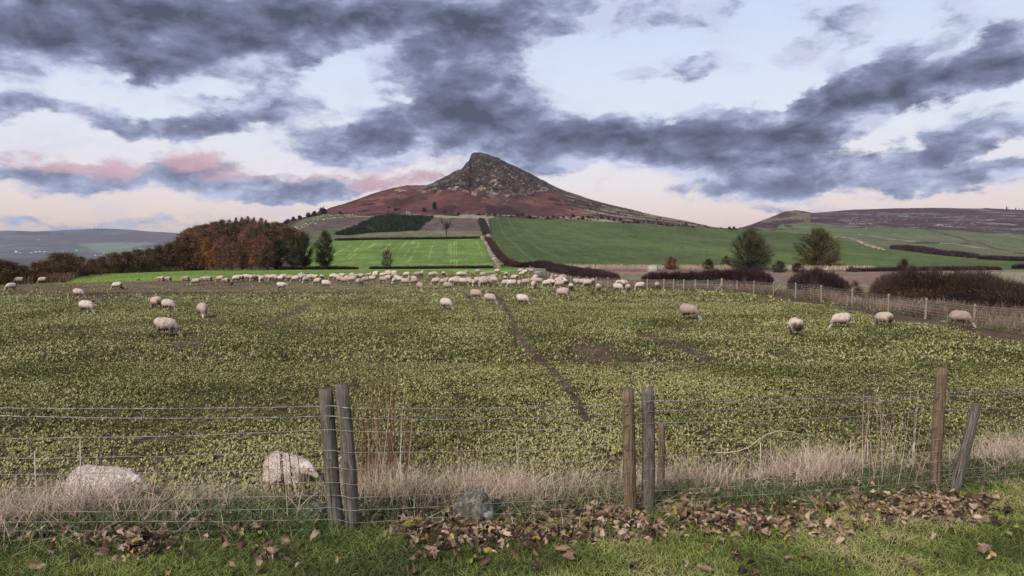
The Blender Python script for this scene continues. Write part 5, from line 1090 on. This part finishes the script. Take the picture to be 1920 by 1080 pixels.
for k, (px, py, wpx, lb) in enumerate([(30, 474, 5, 'brightest white farm building in the valley, farthest left'), (38, 476.5, 3, 'small white house right of the brightest farm building'), (58, 476, 4, 'pale house left of the long farm roofs in the valley'), (68, 474.5, 5, 'longest pale farm roof in the valley'), (75, 473.5, 4, 'pale house at the right end of the long farm roofs'), (84, 474, 4, 'last pale house of the valley farm row'), (143, 470, 4, 'pale house just above the low wood canopy'), (178, 478.5, 3.5, 'white house showing over the trees'), (194, 475.5, 3, 'white house right of the one over the trees'), (72, 450, 3, 'lone white house halfway up the far hill')]):
    p = Wf(px, py); s = wpx / F * p.y; b = thing('farm_building', lb, 'house', p, 0, 'farm buildings across the valley'); V, Q, T = box_data(-s / 2, 0, -3, s / 2, s * .5, s * .26); quick('wall', (V, Q, T), m_whw, b)
    V = np.array([(-s * .54, -s * .05, s * .26), (s * .54, -s * .05, s * .26), (s * .54, s * .55, s * .26), (-s * .54, s * .55, s * .26), (-s * .54, s * .25, s * .44), (s * .54, s * .25, s * .44)]); quick('roof', (V, np.array([(0, 3, 2, 1), (0, 1, 5, 4), (2, 3, 4, 5)]), np.array([(0, 4, 3), (1, 2, 5)])), m_rf if k != 0 else m_whw, b)
# ---------- sheep ----------
def M_fleece(clean=False):
    t = NT('fleece'); p = t.objc(); sx = t.n('ShaderNodeSeparateXYZ'); t.l(p, sx.inputs[0])
    n = t.noise(p, 5, 6, .65); n2 = t.noise(p, 38, 5, .7); r = t.orand()
    base = t.ramp(r, [(0, (.36, .29, .25)), (.35, (.49, .405, .355)), (.7, (.58, .49, .43)), (1, (.66, .58, .52))])
    d = t.mix(t.math('MULTIPLY', t.mr(n, .45, .68), .45), base, (.34, .26, .20))
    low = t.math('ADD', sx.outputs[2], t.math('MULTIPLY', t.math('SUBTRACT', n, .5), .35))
    d = t.mix(t.math('MULTIPLY', t.mr(low, .50, .32), .8), d, (.15, .115, .09))                  # belly wool darkened: underside shade put into the colour, plus some mud
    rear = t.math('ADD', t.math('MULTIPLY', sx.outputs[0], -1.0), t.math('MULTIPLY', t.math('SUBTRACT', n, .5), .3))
    d = t.mix(t.math('MULTIPLY', t.math('MULTIPLY', t.mr(rear, .28, .46), t.mr(low, .66, .48)), t.mr(r, .1, .5)), d, (.085, .062, .045))  # hindquarters darkened: painted shade together with real dirt
    if clean: d = t.mix(t.mr(n, .45, .7), (.86, .77, .70), (.74, .64, .57))
    return t.out(d, .95, bump=t.math('ADD', t.math('MULTIPLY', n, .6), n2), bstr=1.0, bdist=.03, spec=.05)
m_fl = M_fleece(); m_flc = M_fleece(True)
t = NT('sheep_face'); p = t.objc(); m_face = t.out(t.mix(t.mr(t.noise(p, 14, 4), .45, .65), (.52, .44, .38), (.36, .29, .24)), .8)
t = NT('sheep_leg'); m_leg = t.out(t.ramp(t.noise(t.objc(), 12, 4), [(.4, (.05, .04, .033)), (.65, (.17, .135, .11))]), .9)
t = NT('sheep_dark'); m_eye = t.out((.02, .017, .015), .4)
def ell(bm, c, r, rot=None):
    M = Matrix.Translation(c) @ (rot.to_matrix().to_4x4() if rot else Matrix()) @ Matrix.Diagonal((*r, 1)); bmesh.ops.create_uvsphere(bm, u_segments=20, v_segments=12, radius=1, matrix=M)
def cap(bm, a, b, ra, rb, n=5):
    a, b = Vector(a), Vector(b)
    for k in range(n + 1):
        t_ = k / n; r = ra + (rb - ra) * t_; bmesh.ops.create_icosphere(bm, subdivisions=2, radius=r, matrix=Matrix.Translation(a.lerp(b, t_)))
def sheep_mesh(pose, seed, vox=.024):
    bm = bmesh.new(); rr = random.Random(seed); zb = .50; lying = pose == 'lie'
    if lying: zb = .27
    ell(bm, (-.02, 0, zb), (.44, .235, .235)); ell(bm, (-.26, 0, zb + .015), (.27, .235, .235)); ell(bm, (.26, 0, zb + .0), (.24, .215, .225)); ell(bm, (-.02, 0, zb + .09), (.36, .16, .155))
    legs = []; W_ = .13
    if pose in ('graze', 'grazeb', 'away', 'walk', 'stand'):
        st = {'graze': (.02, -.06, .05, -.05), 'grazeb': (-.08, .10, -.06, .10), 'away': (0, .03, .02, -.03), 'walk': (.14, -.12, -.12, .14), 'stand': (0, .04, 0, -.04)}[pose]
        for i, (x, s) in enumerate(((.29, 1), (.29, -1), (-.33, 1), (-.33, -1))):
            dx = st[i]; y = s * W_
            if i < 2:
                cap(bm, (x - .02, y, .40), (x + dx * .5, y, .20), .062, .033, 8); cap(bm, (x + dx * .5, y, .20), (x + dx, y, .035), .030, .026, 8); ell(bm, (x + dx + .015, y, .025), (.042, .03, .028))
            else:
                cap(bm, (x + .05, y, .42), (x + .04 + dx * .3, y, .27), .095, .050, 8); cap(bm, (x + .04 + dx * .3, y, .27), (x - .05 + dx * .8, y, .19), .045, .031, 6); cap(bm, (x - .05 + dx * .8, y, .19), (x + dx, y, .035), .029, .026, 8); ell(bm, (x + dx + .015, y, .025), (.042, .03, .028))
    else:
        for s in (1, -1):
            ell(bm, (-.27, s * .17, .13), (.22, .10, .12)); ell(bm, (.30, s * .12, .10), (.17, .07, .09)); cap(bm, (.34, s * .12, .06), (.50, s * .11, .035), .04, .028)
    if pose in ('graze', 'grazeb'):
        side = .05 if pose == 'graze' else -.08
        neck = [(.38, 0, .52), (.53, side * .4, .36), (.64, side, .19)]; head, hr = (.71, side * 1.2, .115), (0, math.radians(40), math.radians(math.degrees(side)))
    elif pose == 'away': neck = [(.38, 0, .50), (.52, .03, .36), (.62, .04, .22)]; head, hr = (.69, .05, .14), (0, math.radians(40), 0)
    elif pose == 'walk': neck = [(.38, 0, .56), (.52, 0, .55), (.62, 0, .56)]; head, hr = (.72, 0, .54), (0, math.radians(22), 0)
    elif pose == 'stand': neck = [(.36, 0, .58), (.48, 0, .70), (.54, 0, .80)]; head, hr = (.63, 0, .82), (0, math.radians(28), 0)
    else: neck = [(.36, 0, .32), (.48, .02, .34), (.56, .04, .33)]; head, hr = (.66, .05, .29), (0, math.radians(30), .2)
    cap(bm, neck[0], neck[1], .165, .125, 6); cap(bm, neck[1], neck[2], .125, .085, 6)
    hR = Euler(hr).to_matrix(); hc = Vector(head); E = Euler(hr)
    ell(bm, hc - hR @ Vector((.03, 0, 0)), (.105, .068, .078), E); ell(bm, hc + hR @ Vector((.075, 0, -.012)), (.085, .042, .048), E)
    for s in (1, -1):
        eR = E.copy(); e_ = hc + hR @ Vector((-.075, s * .105, .035)); q = (hR @ Euler((s * .3, 0, s * -.35)).to_matrix()).to_euler(); ell(bm, e_, (.026, .062, .014), q)
    ell(bm, (-.50, 0, zb - .02), (.07, .06, .12))            # tail
    me = bpy.data.meshes.new('tmp'); bm.to_mesh(me); bm.free(); o = bpy.data.objects.new('tmp', me); COL.objects.link(o)
    m = o.modifiers.new('r', 'REMESH'); m.mode = 'VOXEL'; m.voxel_size = vox; m.use_smooth_shade = True
    m = o.modifiers.new('s', 'SMOOTH'); m.factor = .5; m.iterations = 3
    bpy.context.view_layer.update(); dg = bpy.context.evaluated_depsgraph_get(); out = bpy.data.meshes.new_from_object(o.evaluated_get(dg)); bpy.data.objects.remove(o); bpy.data.meshes.remove(me)
    n = len(out.vertices); V = np.zeros(n * 3, np.float32); out.vertices.foreach_get('co', V); V = V.reshape(-1, 3); N = np.zeros(n * 3, np.float32); out.vertex_normals.foreach_get('vector', N); N = N.reshape(-1, 3)
    hd = V - np.array(hc); L = hd @ np.array(hR)                     # head frame
    isface = (L[:, 0] > -.06) & (np.abs(L[:, 1]) < .2) & (np.linalg.norm(hd, axis=1) < .24) | ((np.abs(L[:, 1]) > .07) & (np.linalg.norm(hd, axis=1) < .20))
    isleg = (V[:, 2] < (.26 if not lying else .075)) & (~isface) & (V[:, 0] < .50 if not lying else V[:, 0] > .38)
    wool = ~(isface | isleg)
    fx = (fbm(V[:, 0] * 14 + 9, V[:, 1] * 14 + V[:, 2] * 11 + 9, 4, seed) - .5) * .045 + (fbm(V[:, 0] * 4 + 9, V[:, 1] * 4 + V[:, 2] * 4 + 9, 2, seed + 3) - .5) * .05
    V = V + N * (fx * wool)[:, None]; out.vertices.foreach_set('co', V.ravel())
    mi = np.zeros(len(out.polygons), np.int32)
    for i, pl_ in enumerate(out.polygons):
        v0 = pl_.vertices[0]; mi[i] = 1 if isface[v0] else (2 if isleg[v0] else 0)
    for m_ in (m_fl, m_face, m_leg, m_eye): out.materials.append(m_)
    out.polygons.foreach_set('material_index', mi); out.polygons.foreach_set('use_smooth', np.ones(len(mi), bool)); out.name = 'sheep'; out.update()
    # eyes as a part
    eb = bmesh.new()
    for s in (1, -1): ell(eb, hc + hR @ Vector((.0, s * .062, .028)), (.013, .008, .012))
    em = bpy.data.meshes.new('eyes'); eb.to_mesh(em); eb.free(); em.materials.append(m_eye)
    return out, em
SM = {k: sheep_mesh(k, 5 + i) for i, k in enumerate(('graze', 'grazeb', 'away', 'walk', 'stand', 'lie'))}
rs = random.Random(77)
def sheep(px, pb, rz, pose, label, group=None, near=False, y=None, sc=1.0, dz=0.0):
    y = float(flat_y(pb)) if y is None else y; x = float(ray(px, pb)[0]) * y; z = float(ground(x, min(y, Y0)))
    if y > Y0: z = 0.0
    o = obj('sheep', SM[pose][0], loc=(x, y, z - .01 + dz)); s = sc * rs.uniform(.94, 1.08); o.scale = (s * .75, s * rs.uniform(.92, 1.02), s); o.rotation_euler.z = math.radians(rz); tag(o, label, 'sheep', group)
    if near:
        e = obj('eye', SM[pose][1], o)
    return o
NEAR = [(310, 632, 12, 'graze', 'nearest large grazing sheep on the left, alone below the others'), (161.5, 589, -8, 'grazeb', 'sheep with dark hindquarters grazing to the right at the left, below a dirtier one'), (147, 559, -5, 'graze', 'brownish sheep just above the dark hindquartered one on the left'),
    (293, 580, 150, 'grazeb', 'sheep half hidden behind another of the pair on the left'), (315, 585, -15, 'graze', 'front sheep of the overlapping pair on the left'), (380, 596, -55, 'grazeb', 'sheep seen from the rear quarter, right of the overlapping pair on the left'),
    (220, 543.5, 200, 'graze', 'lone sheep grazing left near the bright strip, with a dark bird at its feet'), (80, 532, 205, 'grazeb', 'small sheep at the left tip of the bright strip'), (36, 533, 200, 'away', 'upper of the two sheep in the far left corner'), (21.5, 546, 235, 'grazeb', 'lower of the two sheep in the far left corner'),
    (836, 582, -35, 'graze', 'middle sheep grazing below the pair with no neighbour, nose to the right'), (892, 562.5, -20, 'graze', 'left sheep of the close pair in mid field'), (918, 571, -18, 'grazeb', 'right sheep of the close pair in mid field, pinkish back'), (979, 573.5, -22, 'graze', 'grey dirty sheep standing right of the close mid field pair'),
    (1053, 560, -15, 'grazeb', 'large grey backed sheep in front of a paler one in mid field'), (1057, 557, 20, 'graze', 'pale sheep hidden behind the large grey backed one'), (1290.5, 600, -28, 'graze', 'single brown stained sheep alone on the right half of the field'),
    (1490.7, 634, 85, 'away', 'sheep seen straight from behind, nearest on the right'), (1577.5, 617, 176, 'graze', 'cream sheep in profile grazing to the left by the field fence'), (1658, 615.5, 120, 'grazeb', 'grey sheep with a black rear between the cream one and the fence sheep'), (1799, 614, -18, 'grazeb', 'sheep grazing against the fence post at the far right'),
    (527, 544.5, -8, 'walk', 'sheep walking to the right with its head up, ahead of the far flock'), (596, 535, 170, 'graze', 'sheep behind the big grazing one at the middle of the far flock'), (611, 541, -12, 'graze', 'big stained sheep grazing right at the front of the far flock'), (674, 537, 60, 'away', 'round grey sheep seen from behind in the front of the far flock'), (788, 546, -60, 'grazeb', 'lowest sheep of the flock below the striped field, legs visible'), (839.5, 545, -15, 'graze', 'sheep grazing right just ahead of the flock below the stone wall'),
    (1071, 548, 80, 'away', 'brown rumped sheep right of the large grey backed one'), (1122, 549.5, 88, 'away', 'round pale sheep seen from behind with dark legs, below the bend of the field fence'), (1158, 549, -30, 'grazeb', 'dark sided sheep left of the orange rumped one near the fence'), (1177.5, 550, 88, 'away', 'orange rumped sheep seen from behind near the fence bend'), (1200, 544.5, 195, 'graze', 'sheep grazing left beside the first visible fence posts'), (1232, 543, 80, 'away', 'small sheep seen from behind at the foot of the field fence'), (1000.5, 542.5, 265, 'grazeb', 'bright sheep facing the camera below the lane hedge')]
for a in NEAR: sheep(a[0], a[1], a[2], a[3], a[4], 'sheep grazing the turnip field', near=a[1] > 555)
FLOCK = [(413.5, 529, 195, 'g'), (423.5, 529.8, 185, 'l'), (391, 527, 185, 'l'), (382, 526.7, 180, 'l'), (368, 535, 195, 'g'), (348, 527, 180, 'l'), (315, 527, 180, 'l'), (302, 527, 180, 'l'),
 (444, 529, 200, 'g'), (451, 528, 160, 'g'), (461, 526.6, 190, 'g'), (470, 526.6, 10, 'g'), (475, 527, 250, 'g'), (479, 525.9, 0, 'l'), (483, 526.6, 200, 'g'), (490, 530, 255, 'g'), (492, 525.6, 0, 'l'), (501, 525.2, 180, 'g'), (505.5, 527, 175, 'g'), (512, 527, 200, 'g'), (518, 528.6, 110, 'g'), (527, 528.8, 165, 'g'), (532, 526, 200, 'g'), (543.5, 527, 190, 'g'), (555, 530, 190, 'g'), (563, 524.5, 80, 's'), (565, 527.4, 260, 'g'), (571, 526, 10, 'g'), (574, 531, 235, 'g'), (583, 526.6, 190, 'g'), (590.5, 526.6, 180, 'g'), (604, 526, 80, 'g'), (625, 525, 180, 'g'), (633, 525.2, 190, 'g'),
 (641, 524, 180, 'g'), (637.5, 531, 5, 'g'), (645.5, 532.5, -20, 'g'), (650, 530, -60, 'g'), (660.5, 522, 80, 'a'), (660, 525, 190, 'g'), (661, 531, 200, 'g'), (669, 525, 80, 'a'), (676, 524, 190, 'g'), (685.5, 531.5, 190, 'g'), (698, 529.5, 195, 'g'), (692.5, 518.6, 180, 'l'), (704, 522, 195, 'g'), (705, 517.6, 180, 'g'), (718, 521.6, 190, 'g'), (718, 531, -20, 'g'), (728, 521, 190, 'g'), (727.5, 529, 175, 'g'), (728, 517.4, 185, 'g'), (739, 517.6, 190, 'g'), (740, 522, 195, 'g'), (740, 533, 250, 'g'), (744, 528, -15, 'g'), (749, 531, 185, 'g'), (759.5, 535.6, 0, 'g'), (767.5, 531, -80, 's'), (763, 521, 190, 'g'), (774.5, 531, 185, 'g'), (777, 534.6, 195, 'g'), (782.5, 520.6, 190, 'g'), (789.5, 520.2, 80, 's'), (809, 520.2, 190, 'g'), (815, 519.6, -10, 'g'), (832, 520, 80, 'a'), (818, 535, 195, 'g'), (832.5, 535.6, 195, 'g'), (840, 532, 80, 'a'), (849, 534.8, 215, 'g'),
 (857.5, 530.6, 190, 'g'), (859, 535, 180, 'g'), (868, 536, -25, 'g'), (862.5, 520.2, 190, 'g'), (869, 520.3, -10, 'g'), (874, 513.8, 180, 'l'), (877, 532.6, 190, 'g'), (882.5, 537, 10, 'g'), (890.5, 537.6, 240, 'g'), (895.5, 533, 0, 'g'), (896, 514.2, 180, 'g'), (906, 521, 190, 'g'), (905, 533, 215, 'g'), (907, 529.6, 190, 'g'), (907.5, 538, 220, 'g'), (914, 537.6, 0, 'g'), (920, 536, 240, 'g'), (925, 526, 190, 'g'), (920, 530.6, 200, 'g'), (926, 532.6, -30, 'g'), (932.5, 513.8, 180, 'g'), (949, 521, 100, 'a'), (947.5, 530.6, 85, 'a'), (949, 538.6, 190, 'g'), (960.5, 540, 195, 'g'), (965, 527, 150, 'g'), (974, 539, 265, 'g'), (986.5, 537, 190, 'g'), (1004, 527, 120, 'a'), (1002.5, 533, 180, 'g'), (1010, 534, 5, 'g'), (976, 512.6, 190, 'g'), (984, 514.6, 190, 'g'), (991, 511.2, 0, 'g'), (997.5, 512, 180, 'g'), (979, 519, 190, 'g'), (1010, 515.6, 180, 'l'),
 (1035.5, 528.6, 260, 's'), (1042, 527.6, 100, 'a'), (1054.5, 528, 180, 'g'), (1059, 528.6, 80, 'a'), (1025.5, 539.6, 200, 'g'), (1032.5, 536, 20, 'g'), (1037.5, 539.6, 80, 'a'), (1048, 534, 180, 'g'), (1055, 533, 175, 'g'), (1059, 537.6, 100, 'a'), (1050, 541, 190, 'g'), (1082, 537.6, 0, 'g'), (1092, 537.6, 180, 'g'), (1102.5, 539, 190, 'g'), (1098, 536, 190, 'g'), (1111.5, 537, 85, 'a'), (1159, 541, 100, 'a'), (1169, 540.6, 10, 'g')]
LM_ = [(290, 'left of the larches'), (400, 'below orange larches'), (520, 'below tall olive trees'), (640, 'below the hedge gap'), (715, 'below fan shaped bush'), (800, 'below the striped field'), (880, 'below stone wall foot'), (962, 'below far purple hedge'), (1040, 'below rounded purple hedge'), (1150, 'right of rounded hedge')]
def rowname(p): return 'back' if p < 522.5 else ('middle' if p < 531 else 'front')
cnt = {}
for px, pb, rz, k in sorted(FLOCK):
    lm = [n for x, n in LM_ if px >= x][-1]; rn_ = rowname(pb); key = (lm, rn_); cnt[key] = cnt.get(key, 0) + 1
    pose = {'g': rs.choice(['graze', 'grazeb', 'graze']), 'l': 'lie', 's': 'stand', 'a': 'away'}[k]
    act = {'g': 'grazing sheep', 'l': 'lying sheep', 's': 'head raised sheep', 'a': 'rear facing sheep'}[k]
    sheep(px, pb, rz + rs.uniform(-8, 8), pose, f'{act} in the far flock, {rn_} row {lm}, {ordw[cnt[key]-1]} from left', 'far flock of sheep')
# the two sheep lying close behind the near fence, with curly fleece of their own
def lying_near(px, y, rz, label, sc, seed):
    x = float(ray(px, 880)[0]) * y; z = float(ground(x, y)); me, em = sheep_mesh('lie', seed, .016)
    o = obj('sheep', me, loc=(x, y, z - .02)); o.scale = (sc * .84, sc, sc); o.rotation_euler.z = math.radians(rz); tag(o, label, 'sheep', 'sheep lying behind the near fence'); obj('eye', em, o)
    n = len(me.vertices); V = np.zeros(n * 3, np.float32); me.vertices.foreach_get('co', V); V = V.reshape(-1, 3); N = np.zeros(n * 3, np.float32); me.vertex_normals.foreach_get('vector', N); N = N.reshape(-1, 3)
    idx = RNG.integers(0, n, 34000); ok = (V[idx, 2] > .12) & (V[idx, 0] < .50); idx = idx[ok]; m = len(idx); D = N[idx] + RNG.normal(size=(m, 3)) * .4; D /= np.linalg.norm(D, axis=1)[:, None]
    bl = blade_data(V[idx] - N[idx] * .012 + RNG.normal(size=(m, 3)) * .008, D, perp(D), (.014 + .012 * RNG.random(m)), .008, RNG.normal(size=(m, 3)) * .008, 2, .4, RNG.random(m))
    me.materials[0] = m_flc
    obj('fleece', mesh_np('fleece', bl[0], bl[1], mats=(m_flc,), attrs={'rnd': bl[2], 'hgt': bl[3]}), o)
lying_near(186, 9.7, -6, 'large cream sheep lying behind the near fence on the left, only its back showing', .97, 31)
lying_near(538, 10.5, -30, 'white woolly sheep lying behind the near fence, just left of the leaning posts', .84, 32)
# ---------- birds ----------
t = NT('black_feather'); m_bird = t.out((.018, .018, .022), .6)
def bird(px, pb, rz, lb, s=1.0):
    bm = bmesh.new(); ell(bm, (0, 0, .16), (.15, .075, .075), Euler((0, -.35, 0))); ell(bm, (.13, 0, .25), (.05, .042, .045)); ell(bm, (-.20, 0, .08), (.12, .04, .018), Euler((0, -.45, 0))); ell(bm, (.19, 0, .245), (.035, .012, .012))
    for sy in (1, -1): cap(bm, (.0, sy * .03, .11), (.01, sy * .03, .0), .012, .008)
    me = bpy.data.meshes.new('bird'); bm.to_mesh(me); bm.free(); me.materials.append(m_bird); y = float(flat_y(pb)); o = obj('crow', me, loc=(float(ray(px, pb)[0]) * y, y, 0)); o.scale = (s,) * 3; o.rotation_euler.z = math.radians(rz); tag(o, lb, 'bird', 'black crows on the field')
bird(434, 536, 10, 'black crow standing on the bare soil in front of the far flock', 1.3); bird(260, 527, 0, 'tiny black crow at the bottom edge of the bright strip'); bird(229, 543, 170, 'black crow at the feet of the lone sheep near the bright strip', 1.1)
# ---------- white specks: the flock far up the hillside ----------
far_me = SM['graze'][0].copy(); far_me.name = 'far_sheep'
for v in far_me.vertices: v.co *= 1.35
HS = [(540, 436), (545, 433), (552, 432), (557, 429), (562, 431), (566, 426), (572, 425), (577, 422), (583, 419), (588, 418), (589, 413), (592, 420), (597, 414), (606, 413), (608, 413.5), (613, 412), (619, 412), (623, 411), (627, 410.5), (630, 404.5), (635, 403.5), (637, 409.5), (641, 409), (646, 404.8), (650, 405), (651, 407.5), (656, 408), (662, 407), (667, 407), (671, 408.2), (675, 407.8), (679, 408), (684, 407.6), (688, 407.2), (693, 407.8), (617, 405), (621, 406), (661, 404), (683, 413), (596, 409), (603, 408), (574, 420), (548, 430), (536, 433), (544, 429), (606, 404), (612, 403.5), (654, 405), (700, 407), (570, 421), (555, 427), (578, 416)]
for a, b in HS:
    p = W(a, b + .6); o = obj('sheep', far_me, loc=p); o.rotation_euler.z = rs.random() * 6.28; tag(o, 'tiny white speck of a sheep on the high slope between the wood and the gorse', 'sheep', 'white specks of sheep on the high slope')
